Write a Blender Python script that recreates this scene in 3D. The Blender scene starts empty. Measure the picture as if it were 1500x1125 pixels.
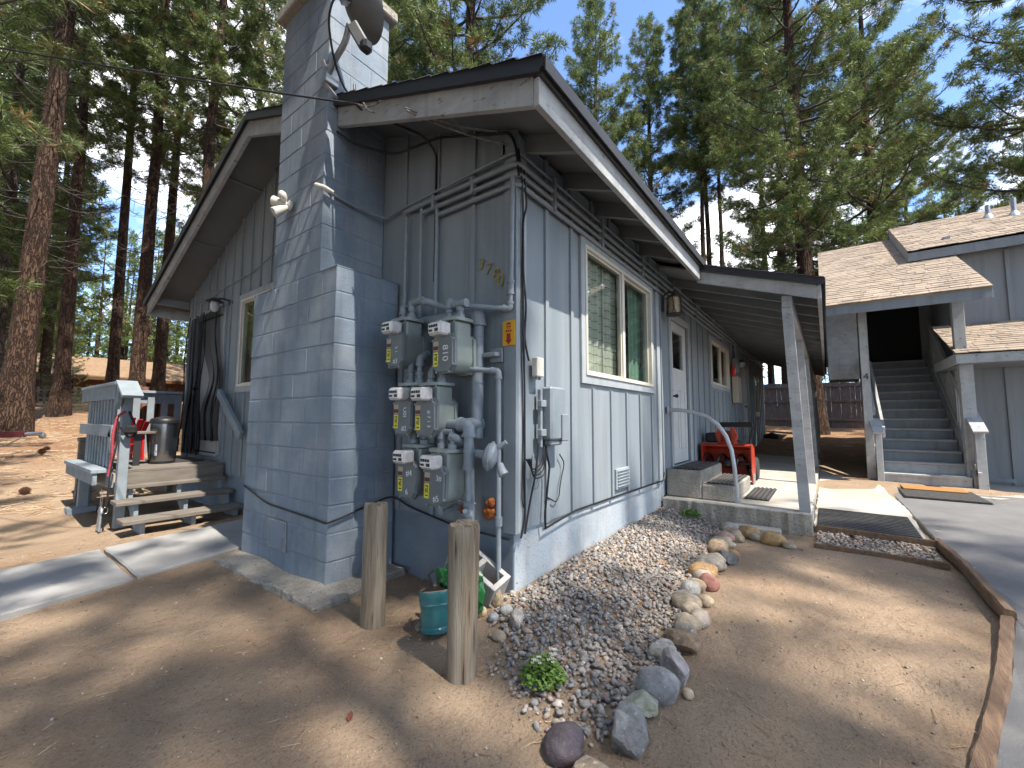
import bpy, math, random
import numpy as np
from mathutils import Vector, Matrix, noise as mnoise
sc = bpy.context.scene
COL = sc.collection
rad = math.radians

# ------------------------------------------------------------------ camera
CAM = Vector((-2.3302, -1.7105, 1.3021))
yaw, pitch, roll = rad(36.7393), rad(4.5741), rad(0.2128)
F = Vector((math.cos(pitch)*math.cos(yaw), math.cos(pitch)*math.sin(yaw), math.sin(pitch)))
Rt = F.cross(Vector((0, 0, 1))).normalized(); Up = Rt.cross(F)
Rr = math.cos(roll)*Rt + math.sin(roll)*Up; Ur = -math.sin(roll)*Rt + math.cos(roll)*Up
cd = bpy.data.cameras.new('camera'); cam = bpy.data.objects.new('camera', cd); COL.objects.link(cam)
cd.sensor_width = 36.0; cd.lens = 617.305/1500*36; cd.clip_end = 2000; cd.clip_start = .02
Mx = Matrix((Rr, Ur, -F)).transposed().to_4x4(); Mx.translation = CAM
cam.matrix_world = Mx
sc.camera = cam

# ------------------------------------------------------------------ sky, sun, exposure
SUN_AZ, SUN_EL = rad(6.5), rad(58.0)         # light travels +Y, a little +X
Ldir = Vector((math.sin(SUN_AZ)*math.cos(SUN_EL), math.cos(SUN_AZ)*math.cos(SUN_EL), -math.sin(SUN_EL)))
w = bpy.data.worlds.new('World'); sc.world = w; w.use_nodes = True
nt = w.node_tree; nt.nodes.clear()
def wn(t): return nt.nodes.new(t)
sky = wn('ShaderNodeTexSky'); sky.sky_type = 'NISHITA'; sky.sun_disc = False
sky.sun_elevation = SUN_EL
sky.sun_rotation = math.pi + SUN_AZ
sky.altitude = 1900; sky.air_density = 1.0; sky.dust_density = .2; sky.ozone_density = 3.2
tc = wn('ShaderNodeTexCoord'); sep = wn('ShaderNodeSeparateXYZ'); nt.links.new(tc.outputs['Generated'], sep.inputs[0])
addz = wn('ShaderNodeMath'); addz.operation = 'ADD'; addz.inputs[1].default_value = .25; nt.links.new(sep.outputs['Z'], addz.inputs[0])
mxz = wn('ShaderNodeMath'); mxz.operation = 'MAXIMUM'; mxz.inputs[1].default_value = .12; nt.links.new(addz.outputs[0], mxz.inputs[0])
dv = wn('ShaderNodeVectorMath'); dv.operation = 'DIVIDE'; nt.links.new(tc.outputs['Generated'], dv.inputs[0])
cmb = wn('ShaderNodeCombineXYZ')
for i in range(3): nt.links.new(mxz.outputs[0], cmb.inputs[i])
nt.links.new(cmb.outputs[0], dv.inputs[1])
cn = wn('ShaderNodeTexNoise'); cn.inputs['Scale'].default_value = 1.25; cn.inputs['Detail'].default_value = 9; cn.inputs['Roughness'].default_value = .56
nt.links.new(dv.outputs[0], cn.inputs['Vector'])
cr = wn('ShaderNodeValToRGB'); cr.color_ramp.elements[0].position = .48; cr.color_ramp.elements[1].position = .595
nt.links.new(cn.outputs['Fac'], cr.inputs[0])
mixc = wn('ShaderNodeMix'); mixc.data_type = 'RGBA'
nt.links.new(cr.outputs[0], mixc.inputs[0]); nt.links.new(sky.outputs[0], mixc.inputs[6]); mixc.inputs[7].default_value = (7.0, 7.05, 7.2, 1)
bg = wn('ShaderNodeBackground'); bg.inputs[1].default_value = .15; nt.links.new(mixc.outputs[2], bg.inputs[0])
wo = wn('ShaderNodeOutputWorld'); nt.links.new(bg.outputs[0], wo.inputs[0])
sd = bpy.data.lights.new('sun', 'SUN'); sun = bpy.data.objects.new('sun', sd); COL.objects.link(sun)
sd.energy = 3.2; sd.angle = rad(.53); sd.color = (1, .93, .83)
sun.rotation_euler = Ldir.to_track_quat('-Z', 'Y').to_euler(); sun.location = (0, -20, 30)
vs = sc.view_settings; vs.view_transform = 'Standard'; vs.look = 'None'; vs.gamma = 1; vs.exposure = 1.55; vs.use_curve_mapping = False
sc.render.engine = 'CYCLES'
cy = sc.cycles; cy.max_bounces = 6; cy.diffuse_bounces = 3; cy.glossy_bounces = 3; cy.transparent_max_bounces = 12; cy.caustics_reflective = False; cy.caustics_refractive = False
cy.use_denoising = True; cy.use_adaptive_sampling = True; cy.adaptive_threshold = .02

# ------------------------------------------------------------------ mesh helpers
class MB:
    def __init__(s): s.v = []; s.f = []; s.m = []; s.mi = 0
    def add(s, vs, fs):
        o = len(s.v); s.v += [tuple(v) for v in vs]; s.f += [tuple(i+o for i in f) for f in fs]; s.m += [s.mi]*len(fs); return s
    def box(s, a, b, c=0.0, M=None):
        x0, y0, z0 = [min(a[i], b[i]) for i in range(3)]; x1, y1, z1 = [max(a[i], b[i]) for i in range(3)]
        c = min(c, .45*min(x1-x0, y1-y0, z1-z0))
        if c <= 0:
            vs = [(x, y, z) for z in (z0, z1) for y in (y0, y1) for x in (x0, x1)]
            fs = [(0,2,3,1),(4,5,7,6),(0,1,5,4),(2,6,7,3),(0,4,6,2),(1,3,7,5)]
        else:
            vs = []; idx = {}
            P = ((x0, x1), (y0, y1), (z0, z1))
            for sx in (0, 1):
                for sy in (0, 1):
                    for sz in (0, 1):
                        S = (sx, sy, sz)
                        for ax in range(3):
                            q = [P[k][S[k]] + (0 if k == ax else (c if S[k] == 0 else -c)) for k in range(3)]
                            idx[(S, ax)] = len(vs); vs.append(tuple(q))
            fs = []
            for ax in range(3):
                o1, o2 = (ax+1) % 3, (ax+2) % 3
                for sd_ in (0, 1):
                    loop = []
                    for (u, v) in ((0, 0), (1, 0), (1, 1), (0, 1)):
                        S = [0]*3; S[ax] = sd_; S[o1] = u; S[o2] = v; loop.append(idx[(tuple(S), ax)])
                    fs.append(tuple(loop if sd_ else loop[::-1]))
            for ax in range(3):           # edge bevels along ax
                o1, o2 = (ax+1) % 3, (ax+2) % 3
                for u in (0, 1):
                    for v in (0, 1):
                        A = [0]*3; A[o1] = u; A[o2] = v; B = A[:]; B[ax] = 1; A = tuple(A); B = tuple(B)
                        l = [idx[(A, o1)], idx[(B, o1)], idx[(B, o2)], idx[(A, o2)]]
                        fs.append(tuple(l if (u ^ v) else l[::-1]))
            for sx in (0, 1):
                for sy in (0, 1):
                    for sz in (0, 1):
                        S = (sx, sy, sz); l = [idx[(S, 0)], idx[(S, 1)], idx[(S, 2)]]
                        fs.append(tuple(l if (sx+sy+sz) % 2 else l[::-1]))
        if M is not None: vs = [tuple(M @ Vector(v)) for v in vs]
        return s.add(vs, fs)
    def bar(s, p0, p1, wd, ht, c=0.0, up=(0, 0, 1), ext=0):
        p0, p1 = Vector(p0), Vector(p1); d = p1-p0; L = d.length; d.normalize()
        upv = Vector(up); sidev = d.cross(upv)
        if sidev.length < 1e-5: sidev = d.cross(Vector((1, 0, 0)))
        sidev.normalize(); upv = sidev.cross(d)
        M = Matrix((d, -sidev, upv)).transposed().to_4x4(); M.translation = p0
        return s.box((-ext, -wd/2, -ht/2), (L+ext, wd/2, ht/2), c, M)
    def tube(s, pts, r, n=8, cap=True):
        pts = [Vector(p) for p in pts]; k = len(pts)
        rs = r if isinstance(r, (list, tuple)) else [r]*k
        t0 = (pts[1]-pts[0]).normalized(); ref = Vector((0, 0, 1)) if abs(t0.z) < .9 else Vector((1, 0, 0))
        nrm = t0.cross(ref).normalized(); vs = []; fs = []
        for i, p in enumerate(pts):
            t = (pts[min(i+1, k-1)]-pts[max(i-1, 0)]).normalized()
            nrm = (nrm - t*nrm.dot(t)); nrm = nrm.normalized() if nrm.length > 1e-6 else t.orthogonal().normalized()
            b = t.cross(nrm)
            for j in range(n):
                a = 2*math.pi*j/n; vs.append(p + rs[i]*(math.cos(a)*nrm + math.sin(a)*b))
        for i in range(k-1):
            for j in range(n):
                j2 = (j+1) % n; fs.append((i*n+j, i*n+j2, (i+1)*n+j2, (i+1)*n+j))
        if cap: fs.append(tuple(range(n-1, -1, -1))); fs.append(tuple((k-1)*n+j for j in range(n)))
        return s.add(vs, fs)
    def lathe(s, prof, n=20, M=None):
        vs = []; fs = []; k = len(prof)
        for (r, z) in prof:
            for j in range(n):
                a = 2*math.pi*j/n; vs.append((r*math.cos(a), r*math.sin(a), z))
        for i in range(k-1):
            for j in range(n):
                j2 = (j+1) % n; fs.append((i*n+j, i*n+j2, (i+1)*n+j2, (i+1)*n+j))
        fs.append(tuple(range(n-1, -1, -1))); fs.append(tuple((k-1)*n+j for j in range(n)))
        if M is not None: vs = [tuple(M @ Vector(v)) for v in vs]
        return s.add(vs, fs)
    def prism(s, poly, f):
        """poly: 2D outline, f(u, v, w) -> 3D point for w in (0, 1)"""
        n = len(poly); vs = [f(u, v, 0) for u, v in poly] + [f(u, v, 1) for u, v in poly]
        fs = [tuple(range(n-1, -1, -1)), tuple(range(n, 2*n))] + [(i, (i+1) % n, n+(i+1) % n, n+i) for i in range(n)]
        return s.add(vs, fs)
    def build(s, name, mat, parent=None, smooth=None, loc=None, rot=None):
        me = bpy.data.meshes.new(name); me.from_pydata(s.v, [], s.f)
        ms = mat if isinstance(mat, (list, tuple)) else [mat]
        for m in ms: me.materials.append(m)
        if len(ms) > 1: me.polygons.foreach_set('material_index', s.m)
        me.update()
        import bmesh
        bm = bmesh.new(); bm.from_mesh(me); bmesh.ops.recalc_face_normals(bm, faces=bm.faces); bm.to_mesh(me); bm.free()
        if smooth is not None:
            me.shade_smooth(); me.set_sharp_from_angle(angle=rad(smooth))
        return link(name, me, parent, loc, rot)
def link(name, data, parent=None, loc=None, rot=None):
    o = bpy.data.objects.new(name, data); COL.objects.link(o)
    if parent is not None: o.parent = parent
    if loc is not None: o.location = loc
    if rot is not None: o.rotation_euler = rot
    return o
def tag(o, label=None, cat=None, group=None, kind=None):
    if label: o['label'] = label
    if cat: o['category'] = cat
    if group: o['group'] = group
    if kind: o['kind'] = kind
    return o
def thing(name, label, cat, loc=(0, 0, 0), rz=0, group=None):
    o = link(name, None, None, loc, (0, 0, rz)); o.empty_display_size = .1
    return tag(o, label, cat, group)
def copy_tree(o, parent=None):
    c = o.copy(); COL.objects.link(c)
    if parent is not None: c.parent = parent
    for ch in list(o.children): copy_tree(ch, c)
    return c
def text(name, body, size, mat, parent, M, ext=.001):
    cu = bpy.data.curves.new(name, 'FONT'); cu.body = body; cu.size = size; cu.extrude = ext; cu.align_x = 'CENTER'; cu.align_y = 'CENTER'
    t = bpy.data.objects.new(name, cu); COL.objects.link(t); dg = bpy.context.evaluated_depsgraph_get()
    me = bpy.data.meshes.new_from_object(t.evaluated_get(dg)); bpy.data.objects.remove(t); me.materials.clear(); me.materials.append(mat)
    o = link(name, me, parent); o.matrix_local = M; return o
def face_M(p, right, up):
    """matrix whose local x is right, y is up (for text on a surface)"""
    r = Vector(right).normalized(); u = Vector(up).normalized(); n = r.cross(u)
    M = Matrix((r, u, n)).transposed().to_4x4(); M.translation = Vector(p); return M
def fillet(pts, r, n=4):
    pts = [Vector(p) for p in pts]; out = [pts[0]]
    for i in range(1, len(pts)-1):
        a, b, c = pts[i-1], pts[i], pts[i+1]
        d1 = (a-b); d2 = (c-b); k = min(r, d1.length*.45, d2.length*.45)
        p, q = b+d1.normalized()*k, b+d2.normalized()*k
        for j in range(n+1):
            t = j/n; out.append((1-t)**2*p + 2*t*(1-t)*b + t*t*q)
    out.append(pts[-1]); return out
def sag(a, b, d, n=12):
    a, b = Vector(a), Vector(b)
    return [a.lerp(b, i/n) - Vector((0, 0, d*4*(i/n)*(1-i/n))) for i in range(n+1)]

# ------------------------------------------------------------------ materials
def pmat(name, c1, c2=None, scale=4.0, rough=.8, bump=0.0, bscale=60.0, metallic=0.0, stretch=(1, 1, 1), spec=.5,
         speck=None, speck_scale=200, speck_amt=.5, drip=0.0, drip_c=(.62, .60, .56), peel=None, c3=None, scale3=.7, island=0.0, bdetail=6, contrast=(.35, .65)):
    m = bpy.data.materials.new(name); m.use_nodes = True; n = m.node_tree; N = n.nodes; L = n.links
    b = N['Principled BSDF']; b.inputs['Roughness'].default_value = rough; b.inputs['Metallic'].default_value = metallic
    b.inputs['Specular IOR Level'].default_value = spec
    g = N.new('ShaderNodeNewGeometry'); mp = N.new('ShaderNodeMapping'); mp.inputs['Scale'].default_value = stretch
    L.new(g.outputs['Position'], mp.inputs[0])
    def noise(sc_, det=6, ro=.6):
        t = N.new('ShaderNodeTexNoise'); t.inputs['Scale'].default_value = sc_; t.inputs['Detail'].default_value = det; t.inputs['Roughness'].default_value = ro
        L.new(mp.outputs[0], t.inputs['Vector']); return t
    def ramp(src, lo, hi):
        r = N.new('ShaderNodeMapRange'); r.inputs[1].default_value = lo; r.inputs[2].default_value = hi; L.new(src, r.inputs[0]); return r.outputs[0]
    def mix(fac, a, bb):
        x = N.new('ShaderNodeMix'); x.data_type = 'RGBA'; L.new(fac, x.inputs[0])
        for k, v in ((6, a), (7, bb)):
            if isinstance(v, (tuple, list)): x.inputs[k].default_value = (*v, 1)
            else: L.new(v, x.inputs[k])
        return x.outputs[2]
    col = c1
    if c2 is not None: col = mix(ramp(noise(scale).outputs['Fac'], *contrast), c1, c2)
    if c3 is not None: col = mix(ramp(noise(scale3, 4).outputs['Fac'], .48, .68), col, c3)
    if speck is not None: col = mix(ramp(noise(speck_scale, 2, .5).outputs['Fac'], speck_amt, speck_amt+.12), col, speck)
    if drip > 0:
        m2 = N.new('ShaderNodeMapping'); m2.inputs['Scale'].default_value = (9, 9, .55); L.new(g.outputs['Position'], m2.inputs[0])
        t = N.new('ShaderNodeTexNoise'); t.inputs['Scale'].default_value = 1.0; t.inputs['Detail'].default_value = 7; t.inputs['Roughness'].default_value = .65; L.new(m2.outputs[0], t.inputs['Vector'])
        x = N.new('ShaderNodeMix'); x.data_type = 'RGBA'; x.blend_type = 'MULTIPLY'; r = N.new('ShaderNodeMapRange'); r.inputs[1].default_value = .5; r.inputs[2].default_value = .72; r.inputs[4].default_value = drip; L.new(t.outputs['Fac'], r.inputs[0]); L.new(r.outputs[0], x.inputs[0])
        if isinstance(col, (tuple, list)): x.inputs[6].default_value = (*col, 1)
        else: L.new(col, x.inputs[6])
        x.inputs[7].default_value = (*drip_c, 1); col = x.outputs[2]
    if peel is not None: col = mix(ramp(noise(peel[1], 7, .68).outputs['Fac'], peel[2], peel[2]+.025), col, peel[0])
    if island > 0:
        hs = N.new('ShaderNodeHueSaturation'); rr = N.new('ShaderNodeMapRange'); rr.inputs[3].default_value = 1-island; rr.inputs[4].default_value = 1+island
        L.new(g.outputs['Random Per Island'], rr.inputs[0]); L.new(rr.outputs[0], hs.inputs['Value'])
        if isinstance(col, (tuple, list)): hs.inputs['Color'].default_value = (*col, 1)
        else: L.new(col, hs.inputs['Color'])
        col = hs.outputs[0]
    if isinstance(col, (tuple, list)): b.inputs['Base Color'].default_value = (*col, 1)
    else: L.new(col, b.inputs['Base Color'])
    if bump > 0:
        bp = N.new('ShaderNodeBump'); bp.inputs['Strength'].default_value = 1.0; bp.inputs['Distance'].default_value = bump
        L.new(noise(bscale, bdetail).outputs['Fac'], bp.inputs['Height']); L.new(bp.outputs[0], b.inputs['Normal'])
    return m
M = {}
def mk(key, *a, **k): M[key] = pmat(key, *a, **k)
mk('siding', (.225, .262, .292), (.19, .224, .25), 3.0, .75, .0035, 110, stretch=(1, 1, .07), peel=((.20, .19, .175), 4.0, .73), c3=(.275, .305, .328), scale3=1.2, drip=.5)
mk('batten', (.24, .275, .302), (.20, .23, .255), 5.0, .75, .001, 120, stretch=(1, 1, .1))
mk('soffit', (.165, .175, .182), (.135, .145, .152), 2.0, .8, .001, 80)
mk('rafter', (.225, .238, .246), (.185, .198, .206), 4.0, .8, .001, 80)
mk('fascia', (.42, .43, .43), (.30, .31, .32), 6.0, .8, .003, 50, stretch=(.35, .35, 1), speck=(.16, .15, .14), speck_scale=38, speck_amt=.64, drip=.6)
mk('block', (.235, .286, .345), (.182, .23, .288), 3.2, .8, .006, 130, peel=((.36, .33, .29), 5.5, .715), c3=(.295, .33, .375), scale3=2.2, speck=(.12, .15, .19), speck_scale=120, speck_amt=.63, drip=.75, drip_c=(.66, .64, .62))
mk('mortar', (.25, .29, .34), (.21, .25, .30), 9, .9, .003, 200)
mk('foundation', (.36, .41, .45), (.30, .34, .38), 3.0, .85, .004, 70, speck=(.13, .12, .11), speck_scale=45, speck_amt=.63, drip=.5, c3=(.44, .46, .47), scale3=3)
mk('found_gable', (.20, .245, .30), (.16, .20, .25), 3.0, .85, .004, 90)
mk('vinyl', (.64, .60, .52), (.56, .52, .45), 3, .45)
mk('trim', (.37, .40, .42), (.30, .33, .35), 5, .7, .001, 60, drip=.6)
mk('doorpaint', (.58, .59, .58), (.51, .52, .52), 3, .55)
mk('roofdark', (.030, .030, .033), (.018, .018, .02), 25, .85, .004, 120)
mk('dripedge', (.022, .022, .026), None, rough=.5)
mk('conc', (.50, .47, .42), (.38, .355, .315), 2.2, .9, .004, 120, c3=(.44, .37, .28), scale3=1.3, speck=(.22, .20, .18), speck_scale=130, speck_amt=.6)
mk('conc_rough', (.42, .385, .33), (.29, .265, .225), 6, .95, .02, 40, speck=(.16, .145, .125), speck_scale=60, speck_amt=.58)
mk('conc_walk', (.36, .355, .345), (.28, .275, .265), 2.0, .9, .002, 90, speck=(.27, .255, .235), speck_scale=160, speck_amt=.6)
mk('asphalt', (.185, .18, .175), (.145, .142, .14), 2.5, .95, .006, 180, speck=(.28, .275, .265), speck_scale=320, speck_amt=.62)
mk('wood', (.27, .215, .15), (.145, .112, .075), 7, .9, .008, 30, stretch=(5, 5, .35), speck=(.055, .042, .03), speck_scale=9, speck_amt=.62, c3=(.34, .30, .235), scale3=2)
mk('timber', (.235, .15, .092), (.135, .082, .052), 8, .95, .008, 40, stretch=(.6, 4, 4))
mk('deckwood', (.21, .185, .155), (.135, .115, .095), 7, .9, .003, 60, stretch=(.5, 4, 4))
mk('deckpaint', (.27, .315, .35), (.21, .245, .27), 5, .8, .002, 60, speck=(.16, .14, .12), speck_scale=22, speck_amt=.68)
mk('fence', (.20, .165, .15), (.12, .10, .09), 7, .95, .004, 40, stretch=(3, 3, .4))
mk('pipe', (.235, .27, .30), (.20, .23, .26), 12, .5, .0008, 90, spec=.5)
mk('conduit', (.24, .27, .295), (.20, .225, .25), 10, .5)
mk('meter', (.255, .295, .272), (.21, .245, .228), 8, .30, .0006, 80, c3=(.26, .28, .265), scale3=4)
mk('meter_b', (.235, .27, .255), (.19, .22, .21), 6, .36, .0008, 60, c3=(.20, .21, .20), scale3=6, peel=((.20, .12, .07), 14, .74))
mk('meter_c', (.275, .31, .29), (.23, .26, .245), 9, .4, .0008, 60, drip=.6)
mk('meterface', (.155, .175, .185), (.125, .145, .15), 8, .5)
mk('clearplastic', (.60, .58, .57), (.48, .45, .44), 30, .2)
mk('white', (.78, .78, .76), None, rough=.45)
mk('whiteplastic', (.62, .60, .53), (.54, .51, .44), 9, .4)
mk('chalk', (.72, .74, .74), None, rough=.9)
mk('yellow', (.70, .62, .03), None, rough=.5)
mk('signyellow', (.62, .33, .01), None, rough=.5)
mk('red', (.30, .012, .012), None, rough=.5)
mk('maroon', (.13, .02, .022), None, rough=.6)
mk('beige', (.42, .36, .28), None, rough=.6)
mk('black', (.012, .012, .013), None, rough=.45)
mk('rib', (.085, .082, .078), (.05, .048, .046), 30, .9, .001, 120)
mk('rubber', (.022, .022, .023), (.04, .038, .036), 40, .8, .001, 120)
mk('cable', (.014, .014, .015), None, rough=.5)
mk('cablegrey', (.28, .26, .23), (.10, .09, .08), 30, .6)
mk('rust', (.40, .12, .02), (.20, .055, .012), 30, .8)
mk('boxgrey', (.215, .245, .27), (.18, .21, .235), 5, .5)
mk('brass', (.42, .33, .10), (.28, .22, .08), 40, .4, metallic=.8)
mk('galv', (.40, .42, .44), (.31, .33, .35), 20, .38, metallic=.7)
mk('steel', (.36, .36, .37), (.29, .29, .30), 6, .27, metallic=1.0, stretch=(1, 1, .05))
mk('dish', (.13, .13, .13), (.10, .10, .10), 6, .6)
mk('bronze', (.035, .025, .018), None, rough=.5)
mk('amberglass', (.42, .33, .20), (.34, .26, .15), 12, .25)
mk('redplastic', (.62, .018, .022), (.52, .014, .018), 4, .4)
mk('orangered', (.44, .042, .016), (.34, .03, .013), 5, .4)
mk('teal', (.030, .135, .15), (.05, .19, .20), 6, .18, .0008, 40)
mk('clay', (.46, .25, .17), (.38, .20, .13), 10, .85)
mk('soil', (.030, .022, .016), (.015, .012, .01), 60, .95, .01, 90)
mk('greenbag', (.010, .13, .03), (.012, .075, .022), 8, .28, .004, 20, speck=(.6, .66, .6), speck_scale=16, speck_amt=.68)
mk('cinder', (.44, .42, .40), (.33, .31, .30), 4, .9, .003, 120)
mk('coir', (.42, .20, .06), (.34, .15, .045), 60, .95, .004, 200)
mk('shingle', (.35, .275, .205), (.25, .20, .155), 5, .95, .003, 160, island=.16)
mk('nsiding', (.26, .285, .305), (.215, .235, .255), 2.5, .8, .0015, 90, stretch=(1, 1, .12), drip=.6)
mk('npaint', (.44, .455, .455), (.34, .355, .36), 6, .8, .002, 50, speck=(.17, .16, .15), speck_scale=22, speck_amt=.64, drip=.6)
mk('nstep', (.34, .35, .355), (.27, .28, .285), 6, .85, .001, 60)
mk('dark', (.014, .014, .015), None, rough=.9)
mk('interior', (.10, .09, .08), None, rough=.9)
mk('bark', (.125, .075, .05), (.035, .023, .018), 6, .95, .045, 9, stretch=(1, 1, .3), c3=(.16, .10, .07), scale3=2.2)
mk('barkgrey', (.135, .10, .08), (.045, .034, .028), 7, .95, .04, 10, stretch=(1, 1, .3), c3=(.19, .15, .125), scale3=2)
mk('limb', (.055, .042, .034), (.10, .085, .072), 6, .95, .004, 40)
mk('cabinroof', (.27, .175, .10), (.20, .13, .075), 3, .95, .004, 30)
mk('cabinwall', (.12, .06, .03), (.09, .045, .025), 4, .9)
mk('logend', (.21, .10, .055), (.12, .055, .03), 12, .95, .004, 50)
mk('pinecone', (.16, .072, .038), (.085, .038, .022), 40, .9)
mk('leaf', (.16, .27, .045), (.10, .18, .03), 12, .6, island=.25)
mk('petal', (.80, .74, .58), None, rough=.7)
mk('leash', (.40, .05, .07), (.30, .04, .05), 20, .8)
mk('fabricblack', (.012, .012, .014), (.022, .022, .024), 20, .95)
mk('rail', (.50, .51, .52), (.42, .43, .44), 8, .35, metallic=.3)
def glassmat():
    m = bpy.data.materials.new('glass'); m.use_nodes = True; n = m.node_tree; n.nodes.clear()
    t = n.nodes.new('ShaderNodeBsdfTransparent'); t.inputs[0].default_value = (.90, .95, .92, 1)
    g = n.nodes.new('ShaderNodeBsdfGlossy'); g.inputs['Roughness'].default_value = .01
    lw = n.nodes.new('ShaderNodeLayerWeight'); lw.inputs[0].default_value = .5
    pw = n.nodes.new('ShaderNodeMath'); pw.operation = 'POWER'; pw.inputs[1].default_value = 4.0; n.links.new(lw.outputs['Facing'], pw.inputs[0])
    fr = n.nodes.new('ShaderNodeMapRange'); fr.inputs[3].default_value = .05; fr.inputs[4].default_value = 1.0; n.links.new(pw.outputs[0], fr.inputs[0])
    mx = n.nodes.new('ShaderNodeMixShader'); o = n.nodes.new('ShaderNodeOutputMaterial')
    n.links.new(fr.outputs[0], mx.inputs[0]); n.links.new(t.outputs[0], mx.inputs[1]); n.links.new(g.outputs[0], mx.inputs[2]); n.links.new(mx.outputs[0], o.inputs[0])
    return m
M['glass'] = glassmat()
def meshmat():
    m = bpy.data.materials.new('netting'); m.use_nodes = True; n = m.node_tree; n.nodes.clear()
    t = n.nodes.new('ShaderNodeBsdfTransparent'); d = n.nodes.new('ShaderNodeBsdfDiffuse'); d.inputs[0].default_value = (.012, .012, .014, 1)
    mx = n.nodes.new('ShaderNodeMixShader'); mx.inputs[0].default_value = .62; o = n.nodes.new('ShaderNodeOutputMaterial')
    n.links.new(t.outputs[0], mx.inputs[1]); n.links.new(d.outputs[0], mx.inputs[2]); n.links.new(mx.outputs[0], o.inputs[0]); return m
M['netting'] = meshmat()
def curtainmat():
    m = bpy.data.materials.new('lattice_curtain'); m.use_nodes = True; n = m.node_tree; N = n.nodes; b = N['Principled BSDF']; b.inputs['Roughness'].default_value = .9
    g = N.new('ShaderNodeNewGeometry'); mp = N.new('ShaderNodeMapping'); mp.inputs['Rotation'].default_value = (rad(90), 0, 0)
    t = N.new('ShaderNodeTexBrick'); t.inputs['Color1'].default_value = (.56, .52, .46, 1); t.inputs['Color2'].default_value = (.50, .465, .41, 1); t.inputs['Mortar'].default_value = (.24, .215, .185, 1)
    t.inputs['Scale'].default_value = 6; t.inputs['Mortar Size'].default_value = .035; t.inputs['Brick Width'].default_value = .5; t.inputs['Row Height'].default_value = .5; t.offset = 0
    n.links.new(g.outputs['Position'], mp.inputs[0]); n.links.new(mp.outputs[0], t.inputs['Vector']); n.links.new(t.outputs['Color'], b.inputs['Base Color']); return m
M['curtain'] = curtainmat()
def vcolmat(name, rough=.85, bump=.003, bscale=60, transl=0.0, val=1.0):
    m = bpy.data.materials.new(name); m.use_nodes = True; n = m.node_tree; N = n.nodes; L = n.links; b = N['Principled BSDF']; b.inputs['Roughness'].default_value = rough
    a = N.new('ShaderNodeAttribute'); a.attribute_name = 'tint'
    g = N.new('ShaderNodeNewGeometry'); t = N.new('ShaderNodeTexNoise'); t.inputs['Scale'].default_value = bscale; t.inputs['Detail'].default_value = 5; L.new(g.outputs['Position'], t.inputs['Vector'])
    r = N.new('ShaderNodeMapRange'); r.inputs[1].default_value = .3; r.inputs[2].default_value = .7; r.inputs[3].default_value = .72*val; r.inputs[4].default_value = 1.2*val; L.new(t.outputs['Fac'], r.inputs[0])
    mu = N.new('ShaderNodeVectorMath'); mu.operation = 'SCALE'; L.new(a.outputs['Color'], mu.inputs[0]); L.new(r.outputs[0], mu.inputs['Scale'])
    L.new(mu.outputs[0], b.inputs['Base Color'])
    if bump > 0:
        bp = N.new('ShaderNodeBump'); bp.inputs['Strength'].default_value = 1; bp.inputs['Distance'].default_value = bump; L.new(t.outputs['Fac'], bp.inputs['Height']); L.new(bp.outputs[0], b.inputs['Normal'])
    if transl > 0:
        tr = N.new('ShaderNodeBsdfTranslucent'); L.new(mu.outputs[0], tr.inputs[0]); mx = N.new('ShaderNodeMixShader'); mx.inputs[0].default_value = transl
        L.new(b.outputs[0], mx.inputs[1]); L.new(tr.outputs[0], mx.inputs[2]); L.new(mx.outputs[0], N['Material Output'].inputs[0])
    return m
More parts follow.
